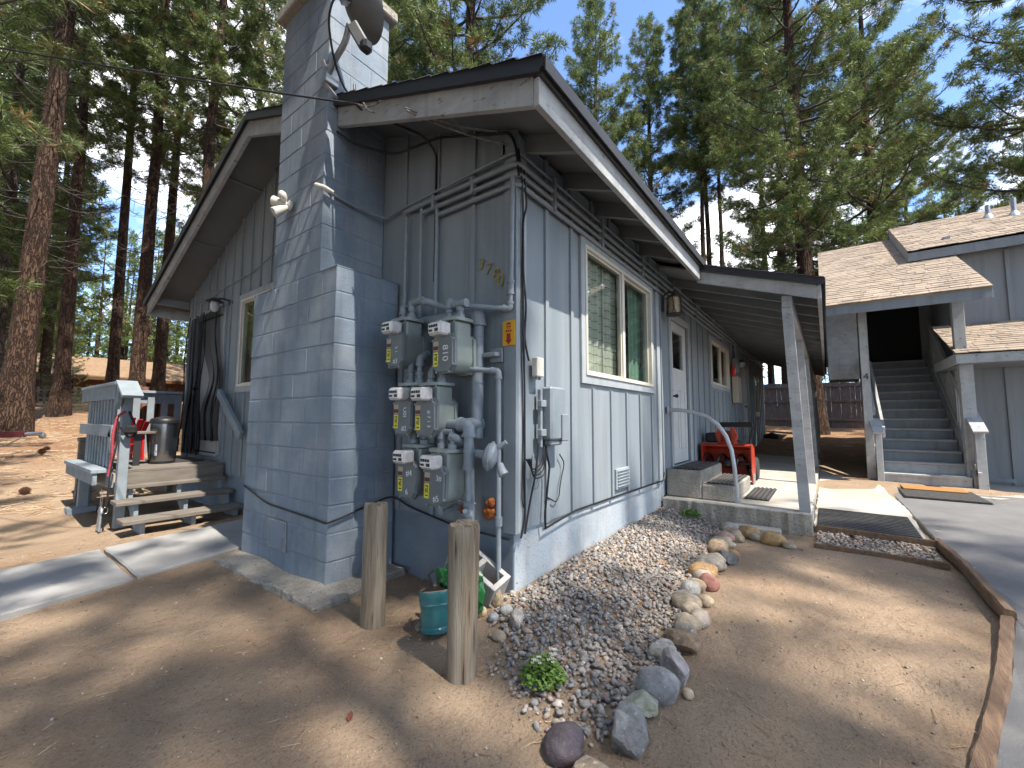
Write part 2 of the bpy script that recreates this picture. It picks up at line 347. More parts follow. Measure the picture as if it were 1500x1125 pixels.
def barkmat(name, plate, plate2, furrow, sc_=5.0):
    m = bpy.data.materials.new(name); m.use_nodes = True; n = m.node_tree; N = n.nodes; L = n.links; b = N['Principled BSDF']; b.inputs['Roughness'].default_value = .95; b.inputs['Specular IOR Level'].default_value = .15
    tc_ = N.new('ShaderNodeTexCoord'); mp = N.new('ShaderNodeMapping'); mp.inputs['Scale'].default_value = (1, 1, .2); L.new(tc_.outputs['Object'], mp.inputs[0])
    nz = N.new('ShaderNodeTexNoise'); nz.inputs['Scale'].default_value = 9; nz.inputs['Detail'].default_value = 5; L.new(mp.outputs[0], nz.inputs['Vector'])
    ad = N.new('ShaderNodeMix'); ad.data_type = 'VECTOR'; ad.inputs[0].default_value = .34; L.new(mp.outputs[0], ad.inputs[4]); L.new(nz.outputs['Color'], ad.inputs[5])
    v = N.new('ShaderNodeTexVoronoi'); v.feature = 'DISTANCE_TO_EDGE'; v.inputs['Scale'].default_value = sc_; L.new(ad.outputs[1], v.inputs['Vector'])
    r = N.new('ShaderNodeMapRange'); r.inputs[1].default_value = .0; r.inputs[2].default_value = .16; L.new(v.outputs['Distance'], r.inputs[0])
    n2 = N.new('ShaderNodeTexNoise'); n2.inputs['Scale'].default_value = 11; n2.inputs['Detail'].default_value = 8; n2.inputs['Roughness'].default_value = .7; L.new(mp.outputs[0], n2.inputs['Vector'])
    r2 = N.new('ShaderNodeMapRange'); r2.inputs[1].default_value = .35; r2.inputs[2].default_value = .65; L.new(n2.outputs['Fac'], r2.inputs[0])
    a = N.new('ShaderNodeMix'); a.data_type = 'RGBA'; L.new(r2.outputs[0], a.inputs[0]); a.inputs[6].default_value = (*plate, 1); a.inputs[7].default_value = (*plate2, 1)
    c = N.new('ShaderNodeMix'); c.data_type = 'RGBA'; L.new(r.outputs[0], c.inputs[0]); c.inputs[6].default_value = (*furrow, 1); L.new(a.outputs[2], c.inputs[7]); L.new(c.outputs[2], b.inputs['Base Color'])
    mu = N.new('ShaderNodeMath'); mu.operation = 'MULTIPLY_ADD'; L.new(r.outputs[0], mu.inputs[0]); mu.inputs[1].default_value = 1.0; L.new(n2.outputs['Fac'], mu.inputs[2])
    bp = N.new('ShaderNodeBump'); bp.inputs['Strength'].default_value = 1; bp.inputs['Distance'].default_value = .05; L.new(mu.outputs[0], bp.inputs['Height']); L.new(bp.outputs[0], b.inputs['Normal']); return m
M['bark'] = barkmat('bark', (.135, .082, .055), (.07, .045, .033), (.045, .03, .024), 14)
M['barkgrey'] = barkmat('barkgrey', (.16, .122, .10), (.09, .068, .055), (.06, .045, .037), 16)
M['stonev'] = vcolmat('stone')
M['needle'] = vcolmat('needle', .55, 0, 3.0, .28)
def np_mesh(name, V, Fc, mat, tint=None, smooth=False):
    """V (n,3), Fc (m,3) triangles, tint (n,3) per vertex"""
    me = bpy.data.meshes.new(name); V = np.asarray(V, dtype=np.float32); Fc = np.asarray(Fc, dtype=np.int32)
    me.vertices.add(len(V)); me.vertices.foreach_set('co', V.ravel())
    k = Fc.shape[1]; me.loops.add(Fc.size); me.loops.foreach_set('vertex_index', Fc.ravel())
    me.polygons.add(len(Fc)); me.polygons.foreach_set('loop_start', np.arange(0, Fc.size, k, dtype=np.int32))
    me.materials.append(mat)
    if tint is not None:
        at = me.attributes.new('tint', 'FLOAT_COLOR', 'POINT'); c = np.ones((len(V), 4), dtype=np.float32); c[:, :3] = tint; at.data.foreach_set('color', c.ravel())
    me.update(calc_edges=True); me.validate()
    if smooth: me.shade_smooth()
    return me
# ------------------------------------------------------------------ terrain
def sstep(a, b, x):
    t = np.clip((x-a)/(b-a), 0, 1); return t*t*(3-2*t)
_rg = np.random.default_rng(3)
_ph = _rg.uniform(0, 6.28, (40, 2)); _dir = _rg.uniform(0, 6.28, 40); _fr = np.exp(_rg.uniform(math.log(.6), math.log(14), 40))
def hnoise(x, y):
    s = 0
    for i in range(40):
        s = s + np.sin((x*math.cos(_dir[i])+y*math.sin(_dir[i]))*_fr[i]+_ph[i, 0])*(.013/(_fr[i]**.65))
    return s
def height(x, y):
    x = np.asarray(x, float); y = np.asarray(y, float)
    z = .03 + .026*np.clip(x-1.5, 0, 40) + .42*sstep(8.5, 15, x)
    yy = y-5.5; z = z + .078*np.where(yy > 0, yy*yy/(yy+1.2), 0)*(1-.6*sstep(25, 70, y))
    bed = sstep(-.95, -.02, y)*sstep(-.75, .05, x)*(1-sstep(0, .4, y))*(1-sstep(3.1, 3.3, x))
    z = z + .115*bed - .05*sstep(-2.15, -2.9, y)*(1-sstep(3, 7, np.abs(x-1)))
    z = z + hnoise(x, y)*(.55+.45*sstep(4, 12, np.hypot(x, y)))
    return z
def H(x, y): return float(height(x, y))
def axis(lo, a, b, hi, step, nout):
    t = np.linspace(0, 1, nout+1)[1:]
    L = a-(a-lo)*t**2.2; R = b+(hi-b)*t**2.2
    return np.concatenate([L[::-1], np.arange(a, b+1e-6, step), R])
gx = axis(-160, -3.6, 5.0, 170, .055, 34); gy = axis(-160, -4.0, 6.0, 170, .055, 34)
GX, GY = np.meshgrid(gx, gy, indexing='ij'); GZ = height(GX, GY)
V = np.stack([GX.ravel(), GY.ravel(), GZ.ravel()], -1)
nx, ny = len(gx), len(gy); ii = (np.arange(nx-1)[:, None]*ny+np.arange(ny-1)[None, :]).ravel()
Fq = np.stack([ii, ii+ny, ii+ny+1, ii+1], -1)
def groundmat():
    m = bpy.data.materials.new('dirt'); m.use_nodes = True; n = m.node_tree; N = n.nodes; L = n.links; b = N['Principled BSDF']; b.inputs['Roughness'].default_value = .95; b.inputs['Specular IOR Level'].default_value = .2
    g = N.new('ShaderNodeNewGeometry')
    def noise(s, d=6, r=.6, st=None):
        t = N.new('ShaderNodeTexNoise'); t.inputs['Scale'].default_value = s; t.inputs['Detail'].default_value = d; t.inputs['Roughness'].default_value = r
        if st:
            mp = N.new('ShaderNodeMapping'); mp.inputs['Scale'].default_value = st; L.new(g.outputs['Position'], mp.inputs[0]); L.new(mp.outputs[0], t.inputs['Vector'])
        else: L.new(g.outputs['Position'], t.inputs['Vector'])
        return t.outputs['Fac']
    def rng(s, a, c, lo=0, hi=1):
        r = N.new('ShaderNodeMapRange'); r.inputs[1].default_value = a; r.inputs[2].default_value = c; r.inputs[3].default_value = lo; r.inputs[4].default_value = hi; L.new(s, r.inputs[0]); return r.outputs[0]
    def mix(f, a, c):
        x = N.new('ShaderNodeMix'); x.data_type = 'RGBA'; L.new(f, x.inputs[0])
        for k, v in ((6, a), (7, c)):
            if isinstance(v, tuple): x.inputs[k].default_value = (*v, 1)
            else: L.new(v, x.inputs[k])
        return x.outputs[2]
    dirt = mix(rng(noise(1.6), .35, .65), (.40, .292, .198), (.325, .236, .16))
    dirt = mix(rng(noise(85, 4, .75), .52, .66), dirt, (.20, .145, .10))
    dirt = mix(rng(noise(170, 3, .7), .60, .70), dirt, (.55, .44, .33))
    duff = mix(rng(noise(22, 8, .75, (1, 1, 1)), .38, .62), (.34, .20, .105), (.17, .095, .055))
    duff = mix(rng(noise(3.0, 5), .55, .68), duff, (.36, .265, .185))
    sp = N.new('ShaderNodeSeparateXYZ'); L.new(g.outputs['Position'], sp.inputs[0])
    my = N.new('ShaderNodeMath'); my.operation = 'MAXIMUM'
    L.new(rng(sp.outputs['Y'], 8, 13), my.inputs[0]); L.new(rng(sp.outputs['X'], 8.5, 11), my.inputs[1])
    ad = N.new('ShaderNodeMath'); ad.operation = 'ADD'; L.new(my.outputs[0], ad.inputs[0]); L.new(rng(noise(.9, 5), .3, .7, -.35, .35), ad.inputs[1]); ad.use_clamp = True
    L.new(mix(ad.outputs[0], dirt, duff), b.inputs['Base Color'])
    bp = N.new('ShaderNodeBump'); bp.inputs['Strength'].default_value = 1; bp.inputs['Distance'].default_value = .014; L.new(noise(70, 8, .75), bp.inputs['Height'])
    bp2 = N.new('ShaderNodeBump'); bp2.inputs['Strength'].default_value = 1; bp2.inputs['Distance'].default_value = .035; L.new(noise(14, 5, .6), bp2.inputs['Height']); L.new(bp2.outputs[0], bp.inputs['Normal'])
    L.new(bp.outputs[0], b.inputs['Normal']); return m
gme = np_mesh('ground', V, Fq, groundmat(), smooth=True)
tag(link('ground', gme), 'sandy brown dirt yard with pine needle litter', None, kind='structure')

def slab(name, poly, top, mat, thick=.3, chip=.0, seed=1, label=None, parent=None, sub=.12, edge=False):
    """paving slab: outline, top(x,y)->z, uneven edges"""
    rnd = random.Random(seed); P = []
    n = len(poly)
    for i in range(n):
        a, b2 = Vector(poly[i]), Vector(poly[(i+1) % n]); k = max(1, int((b2-a).length/sub))
        for j in range(k):
            q = a.lerp(b2, j/k)
            if chip and j: q = q+Vector((rnd.uniform(-chip, chip), rnd.uniform(-chip, chip)))
            P.append(q)
    mb = MB(); m = len(P); c = sum((q for q in P), Vector((0, 0)))/m
    e = .012
    ins = [q+(c-q).normalized()*e for q in P]
    vs = [(q.x, q.y, top(q.x, q.y)) for q in ins] + [(q.x, q.y, top(q.x, q.y)-e) for q in P] + [(q.x, q.y, top(q.x, q.y)-thick) for q in P]
    fs = [tuple(range(m))]
    for i in range(m):
        j = (i+1) % m; fs += [(i, m+i, m+j, j), (m+i, 2*m+i, 2*m+j, m+j)]
    mb.add(vs, fs); o = mb.build(name, [mat, M['conc_rough']] if edge else mat, parent)
    if edge:
        for pg in o.data.polygons: pg.material_index = 0 if abs(pg.normal.z) > .5 else 1
    if parent is None: tag(o, label, None, kind='structure')
    return o
# porch slab along the long wall, with a recessed joint
PZ = .308
por = slab('porch_slab', [(3.148, -1.53), (5.84, -1.53), (5.84, 0), (3.148, 0)], lambda x, y: PZ, M['conc'], .5, .011, 2, 'concrete porch slab with crumbling front edge beside the long wall', sub=.05, edge=True)
slab('porch_slab', [(5.855, -1.53), (14.6, -1.53), (14.6, 0), (5.855, 0)], lambda x, y: PZ+.012*max(0, x-6), M['conc'], .6, .004, 3, 'far section of concrete porch slab beyond the joint')
# concrete apron between porch and stairs
slab('concrete_apron', [(3.42, -2.42), (4.86, -2.47), (6.0, -2.40), (7.02, -2.36), (7.5, -1.9), (8.6, -1.545), (3.42, -1.545)], lambda x, y: .145+.022*(x-3.4), M['conc'], .4, .012, 4, 'pale worn concrete apron between the porch and the neighbour stairs')
slab('concrete_pad', [(6.95, -2.40), (7.75, -2.3), (8.5, -3.9), (8.5, -9), (7.2, -9), (6.95, -3.9), (6.6, -3.6)], lambda x, y: .185+.006*(x-6.6), M['conc'], .35, .008, 5, 'narrow concrete pad at the foot of the wooden stairs')
# asphalt driveway
slab('asphalt_driveway', [(-6, -2.02), (-1.6, -1.975), (-.2, -2.06), (.8, -2.345), (1.7, -2.575), (3.41, -2.525), (4.9, -2.49), (6.55, -2.44), (6.85, -3.0), (6.95, -4.2), (7.15, -9), (7.3, -30), (-14, -30), (-14, -2.6)],
     lambda x, y: .048+.024*max(0, x-1.0), M['asphalt'], .25, .006, 6, 'grey asphalt driveway curving up to the stairs', sub=.2)
# concrete walkway on the left, two slabs with a joint
slab('concrete_walk', [(-1.36, 2.63), (-.60, 2.80), (.02, 2.76), (.02, 4.02), (-1.36, 3.78)], lambda x, y: .075, M['conc_walk'], .2, .006, 7, 'light concrete walkway slab against the chimney')
slab('concrete_walk', [(-4.2, 2.05), (-1.385, 2.62), (-1.385, 3.775), (-4.2, 3.25)], lambda x, y: .07, M['conc_walk'], .2, .006, 8, 'light concrete walkway slab at the left edge of the yard')
# exposed footing ledge round the chimney base
slab('chimney_footing', [(-.82, 1.03), (-.03, 1.08), (-.03, 1.3), (-.56, 1.3), (-.56, 2.78), (-.85, 2.62)], lambda x, y: .075+.02*math.sin(7*y+3*x), M['conc_rough'], .25, .014, 9, 'rough concrete footing ledge around the chimney base', sub=.06)
# low gravel strip framed by boards at the porch corner
# ------------------------------------------------------------------ the house
HOUSE = thing('house', 'blue-grey board and batten house with a block chimney and long porch', 'house')
HL, HW = 14.45, 6.66                 # length along X, width along Y
ZS = .5328                           # bottom of siding
S1, S2, YP = .371, .418, 3.38        # roof slopes and ridge position
FB = 3.01                            # fascia bottom at the long eave (y=-.525)
def fasc(y): return FB+S1*(y+.525) if y <= YP else FB+S1*(YP+.525)-S2*(y-YP)
def soff(y): return fasc(y)+.175
def cells(mb, u0, u1, z0, z1, opens, f, zt=None):
    us = sorted({u0, u1, *[o[0] for o in opens], *[o[1] for o in opens]}); zs = sorted({z0, z1, *[o[2] for o in opens], *[o[3] for o in opens]})
    for a, b in zip(us[:-1], us[1:]):
        col = [(c, d) for c, d in zip(zs[:-1], zs[1:]) if not any(o[0] <= a and b <= o[1] and o[2] <= c and d <= o[3] for o in opens)]
        run = []
        for c, d in col:
            if run and abs(run[-1][1]-c) < 1e-6: run[-1][1] = d
            else: run.append([c, d])
        for c, d in run: f(mb, a, b, c, d)
# long wall: plane y=0, faces -Y
LOP = [(1.02, 2.79, 1.68, 2.87), (3.62, 4.50, .66, 2.70), (6.15, 7.88, 1.95, 2.78), (9.9, 10.75, .66, 2.66), (11.95, 12.85, 1.45, 2.5)]
mb = MB(); cells(mb, 0, HL, ZS, 3.34, LOP, lambda m, a, b, c, d: m.box((a, 0, c), (b, .12, d)))
LW = mb.build('long_wall', M['siding'], HOUSE)
# gable wall: plane x=0, faces -X
GOP = [(5.22, 6.20, .78, 2.80), (3.75, 4.60, 1.70, 2.88)]
mb = MB(); cells(mb, .12, HW, ZS, 3.2, GOP, lambda m, a, b, c, d: m.box((0, a, c), (.12, b, d)))
mb.prism([(.0, 3.2), (HW, 3.2), (HW, soff(HW)), (YP, soff(YP)), (0.0, soff(0))], lambda u, v, w_: (.12*w_, u, v))
GW = mb.build('gable_wall', M['siding'], HOUSE)
mb = MB(); mb.box((.12, HW-.12, ZS), (HL, HW, 3.2)); mb.build('rear_wall', M['siding'], HOUSE)
mb = MB(); mb.box((HL-.12, .12, ZS), (HL, HW-.12, 3.2)); mb.prism([(.0, 3.2), (HW, 3.2), (HW, soff(HW)), (YP, soff(YP)), (0.0, soff(0))], lambda u, v, w_: (HL-.12*w_, u, v)); mb.build('end_wall', M['siding'], HOUSE)
mb = MB(); mb.box((.12, .12, .5), (HL-.12, HW-.12, .56)); mb.box((.12, .12, 3.0), (HL-.12, HW-.12, 3.03)); mb.box((4.9, .12, .56), (5.0, HW-.12, 3.0)); mb.box((3.2, .12, .56), (3.3, HW-.12, 3.0)); mb.build('interior_lining', M['interior'], HOUSE)
# foundation
mb = MB(); mb.box((.025, .022, -.35), (HL-.02, .3, ZS+.01)); mb.build('foundation', M['foundation'], HOUSE)
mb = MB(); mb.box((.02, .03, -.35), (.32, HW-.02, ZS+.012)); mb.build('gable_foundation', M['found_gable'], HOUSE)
# battens
for x in [.39+.4*i for i in range(35)]:
    runs = [(ZS, 3.34)]
    for o in LOP:
        pad = .10
        if o[0]-pad < x < o[1]+pad:
            new_ = []
            for a, b in runs:
                if o[2]-.11 > a+.05: new_.append((a, o[2]-.11))
                if o[3]+.12 < b-.05: new_.append((o[3]+.12, b))
            runs = new_
    for a, b in runs:
        mb = MB(); mb.box((x-.022, -.020, a-.004), (x+.022, .004, b), .002); mb.build('batten', M['batten'], LW)
for y in [.398, .797, 1.21, 2.9, 3.2, 3.5, 3.8, 4.1, 4.4, 4.72, 5.0, 5.3, 5.6, 5.9, 6.2, 6.45]:
    runs = [(ZS, soff(y)-.005)]
    for o in GOP:
        if o[0]-.1 < y < o[1]+.1:
            new_ = []
            for a, b in runs:
                if o[2]-.1 > a+.05: new_.append((a, o[2]-.1))
                if o[3]+.11 < b-.05: new_.append((o[3]+.11, b))
            runs = new_
    for a, b in runs:
        mb = MB(); mb.box((-.020, y-.022, a-.004), (.004, y+.022, b), .002); mb.build('batten', M['batten'], GW)
# corner boards
mb = MB(); mb.box((-.024, -.024, ZS-.006), (.004, .085, soff(0)-.01), .003); mb.build('corner_board', M['batten'], HOUSE)
mb = MB(); mb.box((.006, -.024, ZS-.006), (.10, .004, 3.33), .003); mb.build('corner_board', M['trim'], HOUSE)
mb = MB(); mb.box((-.022, HW-.09, ZS-.006), (.004, HW+.02, soff(HW)-.02), .003); mb.build('corner_board', M['batten'], HOUSE)
mb = MB(); mb.box((2.99, -.026, ZS-.02), (3.10, .004, 3.2), .003); mb.build('trim_board', M['trim'], LW)
# horizontal seam on the gable wall bottom
# ---- roof
XO, XE = -.50, HL+.5
mb = MB()
def plate(mb, y0, y1, d0, d1, x0, x1):
    mb.add([(x0, y0, soff(y0)+d0), (x1, y0, soff(y0)+d0), (x1, y1, soff(y1)+d0), (x0, y1, soff(y1)+d0), (x0, y0, soff(y0)+d1), (x1, y0, soff(y0)+d1), (x1, y1, soff(y1)+d1), (x0, y1, soff(y1)+d1)],
           [(0, 1, 2, 3), (4, 7, 6, 5), (0, 4, 5, 1), (1, 5, 6, 2), (2, 6, 7, 3), (3, 7, 4, 0)])
plate(mb, -.545, YP, .0, .022, XO, XE); plate(mb, YP, 7.06, .0, .022, XO, XE)
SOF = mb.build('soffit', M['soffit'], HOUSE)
for y in (.46, 1.08, 4.2, 5.4):          # sheathing seams under the overhang
    mb = MB(); mb.bar((XO+.02, y, soff(y)-.003), (-.01, y, soff(y)-.003), .05, .006); mb.build('seam_strip', M['rafter'], SOF)
mb = MB()
plate(mb, -.575, YP, .024, .075, XO-.03, XE+.03); plate(mb, YP, 7.09, .024, .075, XO-.03, XE+.03)
ROOF = mb.build('roof', M['roofdark'], HOUSE)
rs = random.Random(5)
for k in range(0, 22):                   # ragged shingle edge along the rake
    y = -.57+k*.178
    if y < YP-.1 :
        mb = MB(); a, b = y, y+.172; z0, z1 = soff(a)+.078+rs.uniform(0, .006), soff(b)+.074
        mb.add([(XO-.045-rs.uniform(0, .012), a, z0), (XO+.6, a, z0), (XO+.6, b, z1), (XO-.045, b, z1), (XO-.04, a, z0+.014), (XO+.6, a, z0+.014), (XO+.6, b, z1+.008), (XO-.04, b, z1+.008)], [(0, 1, 2, 3), (4, 7, 6, 5), (0, 4, 5, 1), (1, 5, 6, 2), (2, 6, 7, 3), (3, 7, 4, 0)])
        mb.build('shingle_course', M['roofdark'], ROOF)
# drip edges
mb = MB(); mb.bar((XO-.034, -.56, soff(-.56)+.035), (XO-.034, YP, soff(YP)+.035), .008, .085); mb.bar((XO-.034, YP, soff(YP)+.035), (XO-.034, 7.08, soff(7.08)+.035), .008, .085); mb.build('drip_edge', M['dripedge'], ROOF)
mb = MB(); mb.bar((XO-.03, -.58, soff(-.56)+.035), (3.17, -.58, soff(-.56)+.035), .008, .08); mb.build('drip_edge', M['dripedge'], ROOF)
# fascia and barge boards
def board(name, pts, mat, th=.038, parent=HOUSE):
    """barge board in a plane x = const: pts (y, zbottom, ztop)"""
    mb = MB(); x = pts[0][0]; n = len(pts)
    vs = [(x, p[1], p[2]) for p in pts]+[(x, p[1], p[3]) for p in pts]+[(x+th, p[1], p[2]) for p in pts]+[(x+th, p[1], p[3]) for p in pts]
    fs = []
    for i in range(n-1):
        fs += [(i, i+1, n+i+1, n+i), (2*n+i, 3*n+i, 3*n+i+1, 2*n+i+1), (i, 2*n+i, 2*n+i+1, i+1), (n+i, n+i+1, 3*n+i+1, 3*n+i)]
    fs += [(0, n, 3*n, 2*n), (n-1, 2*n+n-1, 3*n+n-1, n+n-1)]
    mb.add(vs, fs); return mb.build(name, mat, parent)
board('barge_board', [(XO, -.484, fasc(-.484), soff(-.484)-.004), (XO, 1.515, fasc(1.515), soff(1.515)-.004)], M['fascia'])
board('barge_board', [(XO, 2.355, fasc(2.355), soff(2.355)-.004), (XO, YP, fasc(YP), soff(YP)-.004)], M['fascia'])
board('barge_board', [(XO, YP+.002, fasc(YP), soff(YP)-.004), (XO, 7.04, fasc(7.04), soff(7.04)-.004)], M['fascia'])
mb = MB(); mb.box((XO-.004, -.525, FB), (3.148, -.487, FB+.165), .003); mb.build('fascia', M['fascia'], HOUSE)
mb = MB(); mb.box((XO, 7.0, fasc(7.04)), (XE, 7.04, fasc(7.04)+.16), .003); mb.build('fascia', M['fascia'], HOUSE)
mb = MB(); mb.box((XO+.05, 6.70, fasc(6.7)-.0), (-.03, 6.74, fasc(6.7)+.12), .003); mb.build('lookout', M['rafter'], HOUSE)
# rafter tails and frieze blocks on the long eave
for i in range(6):
    x = .094+.602*i; mb = MB()
    if x > 3.05: break
    mb.prism([(-.485, soff(-.485)-.002), (0.0, soff(0)-.002), (0.0, soff(0)-.135), (-.485, soff(-.485)-.135)], lambda u, v, w_: (x-.02+.04*w_, u, v)); mb.build('rafter', M['rafter'], HOUSE)
# ---- porch roof
def ps(y): return 3.12+.334*(y+.53)      # underside of sheathing
PX0, PX1, PY = 3.152, HL+.35, -1.70
mb = MB(); mb.add([(PX0, PY-.02, ps(PY-.02)), (PX1, PY-.02, ps(PY-.02)), (PX1, -.0, ps(0)), (PX0, -.0, ps(0)), (PX0, PY-.02, ps(PY-.02)+.02), (PX1, PY-.02, ps(PY-.02)+.02), (PX1, 0, ps(0)+.02), (PX0, 0, ps(0)+.02)], [(0, 1, 2, 3), (4, 7, 6, 5), (0, 4, 5, 1), (1, 5, 6, 2), (2, 6, 7, 3), (3, 7, 4, 0)])
PR = mb.build('porch_ceiling', M['rafter'], HOUSE)
mb = MB(); o_ = .024; t_ = .05
mb.add([(PX0-.03, PY-.05, ps(PY-.05)+o_), (PX1, PY-.05, ps(PY-.05)+o_), (PX1, -.3, ps(-.3)+o_), (PX0-.03, -.3, ps(-.3)+o_), (PX0-.03, PY-.05, ps(PY-.05)+o_+t_), (PX1, PY-.05, ps(PY-.05)+o_+t_), (PX1, -.3, ps(-.3)+o_+t_), (PX0-.03, -.3, ps(-.3)+o_+t_)], [(0, 1, 2, 3), (4, 7, 6, 5), (0, 4, 5, 1), (1, 5, 6, 2), (2, 6, 7, 3), (3, 7, 4, 0)])
mb.build('porch_roof', M['roofdark'], HOUSE)
for k in range(7):
    a = PY-.05+k*.17; mb = MB(); z0 = ps(a)+.076
    mb.add([(PX0-.05, a, z0), (PX0+.8, a, z0), (PX0+.8, a+.165, z0+.052), (PX0-.045, a+.165, z0+.052), (PX0-.045, a, z0+.012), (PX0+.8, a, z0+.012), (PX0+.8, a+.165, z0+.06), (PX0-.045, a+.165, z0+.06)], [(0, 1, 2, 3), (4, 7, 6, 5), (0, 4, 5, 1), (1, 5, 6, 2), (2, 6, 7, 3), (3, 7, 4, 0)])
    mb.build('shingle_course', M['roofdark'], HOUSE)
mb = MB(); mb.bar((PX0-.034, PY-.05, ps(PY-.05)+.04), (PX0-.034, -.53, ps(-.53)+.04), .008, .07); mb.bar((PX0-.03, PY-.054, ps(PY)+.025), (PX1, PY-.054, ps(PY)+.025), .008, .07); mb.build('drip_edge', M['dripedge'], HOUSE)
mb = MB(); mb.prism([(-.488, ps(-.488)-.005), (PY+.02, ps(PY+.02)-.005), (PY+.02, ps(PY+.02)-.15), (-.488, ps(-.488)-.145)], lambda u, v, w_: (PX0+.04*w_, u, v)); mb.build('barge_board', M['fascia'], HOUSE)
mb = MB(); mb.box((PX0+.001, PY-.02, ps(PY)-.155), (PX1, PY+.018, ps(PY)-.004), .002); mb.build('fascia', M['fascia'], HOUSE)
for i in range(1, 19):
    x = PX0+.602*i
    mb = MB(); mb.prism([(PY+.02, ps(PY+.02)-.002), (0.0, ps(0)-.002), (0.0, ps(0)-.115), (PY+.02, ps(PY+.02)-.115)], lambda u, v, w_: (x-.02+.04*w_, u, v)); mb.build('rafter', M['rafter'], HOUSE)
mb = MB(); mb.box((PX0+.05, -1.45, 2.545), (PX1, -1.355, 2.675), .003); mb.build('porch_beam', M['fascia'], HOUSE)
for i, x in enumerate((3.21, 5.70, 8.3, 11.0, 13.9)):
    mb = MB(); dx = .10
    zb = PZ+.003 if x < 5.85 else PZ+.012*(x-6)
    mb.prism([(0, 0), (dx, 0), (dx, .1), (0, .1)], lambda u, v, w_: (x+u, (-1.525 if w_ == 0 else -1.452)+v, zb if w_ == 0 else 2.543)); mb.build('porch_post', M['fascia'], HOUSE)
# ---- windows
def window(name, plane, u0, u1, z0, z1, label, slider=True, dark=False, curtain=None, flip=False, trim=.075):
    """plane 'y' -> wall y=0 facing -Y (u = x), 'x' -> wall x=0 facing -X (u = y)"""
    def P(u, d, z): return (u, -d, z) if plane == 'y' else (-d, u, z)
    def bx(mb, ua, ub, da, db, za, zb, c=.002): mb.box(P(ua, da, za), P(ub, db, zb), c)
    r = link(name, None, HOUSE); r['label'] = label
    mb = MB(); t = trim
    bx(mb, u0-t, u1+t, .0, .026, z1, z1+t); bx(mb, u0-t, u1+t, .0, .026, z0-t, z0); bx(mb, u0-t, u0, .001, .025, z0, z1); bx(mb, u1, u1+t, .001, .025, z0, z1)
    mb.build('casing', M['trim'], r)
    mb = MB(); f = .032
    bx(mb, u0, u1, -.05, .035, z1-f, z1); bx(mb, u0, u1, -.05, .038, z0, z0+f); bx(mb, u0, u0+f, -.05, .034, z0+f, z1-f); bx(mb, u1-f, u1, -.05, .034, z0+f, z1-f)
    mb.build('frame', M['vinyl'], r)
    um = (u0+u1)/2
    if slider:
        mb = MB(); bx(mb, um-.03, um+.03, -.04, .028, z0+f, z1-f)
        mb.build('mullion', M['vinyl'], r)
    for a, b, d in (((u0+f, um-.03, .0), (um+.03, u1-f, -.02)) if slider else ((u0+f, u1-f, 0.0),)):
        mb = MB(); s = .018
        bx(mb, a, b, d-.012, d+.012, z0+f, z0+f+s); bx(mb, a, b, d-.012, d+.012, z1-f-s, z1-f); bx(mb, a, a+s, d-.011, d+.011, z0+f+s, z1-f-s); bx(mb, b-s, b, d-.011, d+.011, z0+f+s, z1-f-s); mb.build('sash', M['vinyl'], r)
        mb = MB(); bx(mb, a+s, b-s, d-.003, d+.003, z0+f+s, z1-f-s, 0); mb.build('pane', M['glass'], r)
    if curtain:
        for (a, b, mat, dep) in curtain:
            mb = MB(); n = max(6, int((b-a)/.012)); vs = []; fs = []
            for i in range(n+1):
                u = a+(b-a)*i/n; d = -dep-.016*math.sin(u*42)-.008*math.sin(u*97+1)
                vs += [P(u, d, z0-.05), P(u, d, z1+.05)]
            for i in range(n): fs.append((2*i, 2*i+2, 2*i+3, 2*i+1))
            mb.add(vs, fs); mb.build('curtain', M[mat], r, smooth=60)
    return r
M['greencurtain'] = pmat('greencurtain', (.28, .40, .32), (.22, .33, .26), 5, .9)
M['greycurtain'] = pmat('greycurtain', (.10, .09, .085), (.08, .07, .065), 5, .9)
window('window', 'y', 1.02, 2.79, 1.68, 2.87, 'cream framed sliding window with lattice patterned curtain on the sunny long wall', curtain=[(1.0, 1.95, 'curtain', .09), (2.45, 2.85, 'greencurtain', .13)])
window('window', 'y', 6.15, 7.88, 1.95, 2.78, 'small sliding window in porch shade past the door', curtain=[(6.12, 6.9, 'greycurtain', .10)])
window('window', 'y', 11.95, 12.85, 1.45, 2.5, 'narrow far window near the end of the porch', slider=False)
window('window', 'x', 3.75, 4.60, 1.70, 2.88, 'white framed window half hidden behind the chimney', slider=False, curtain=[(3.8, 4.6, 'greycurtain', .08)])
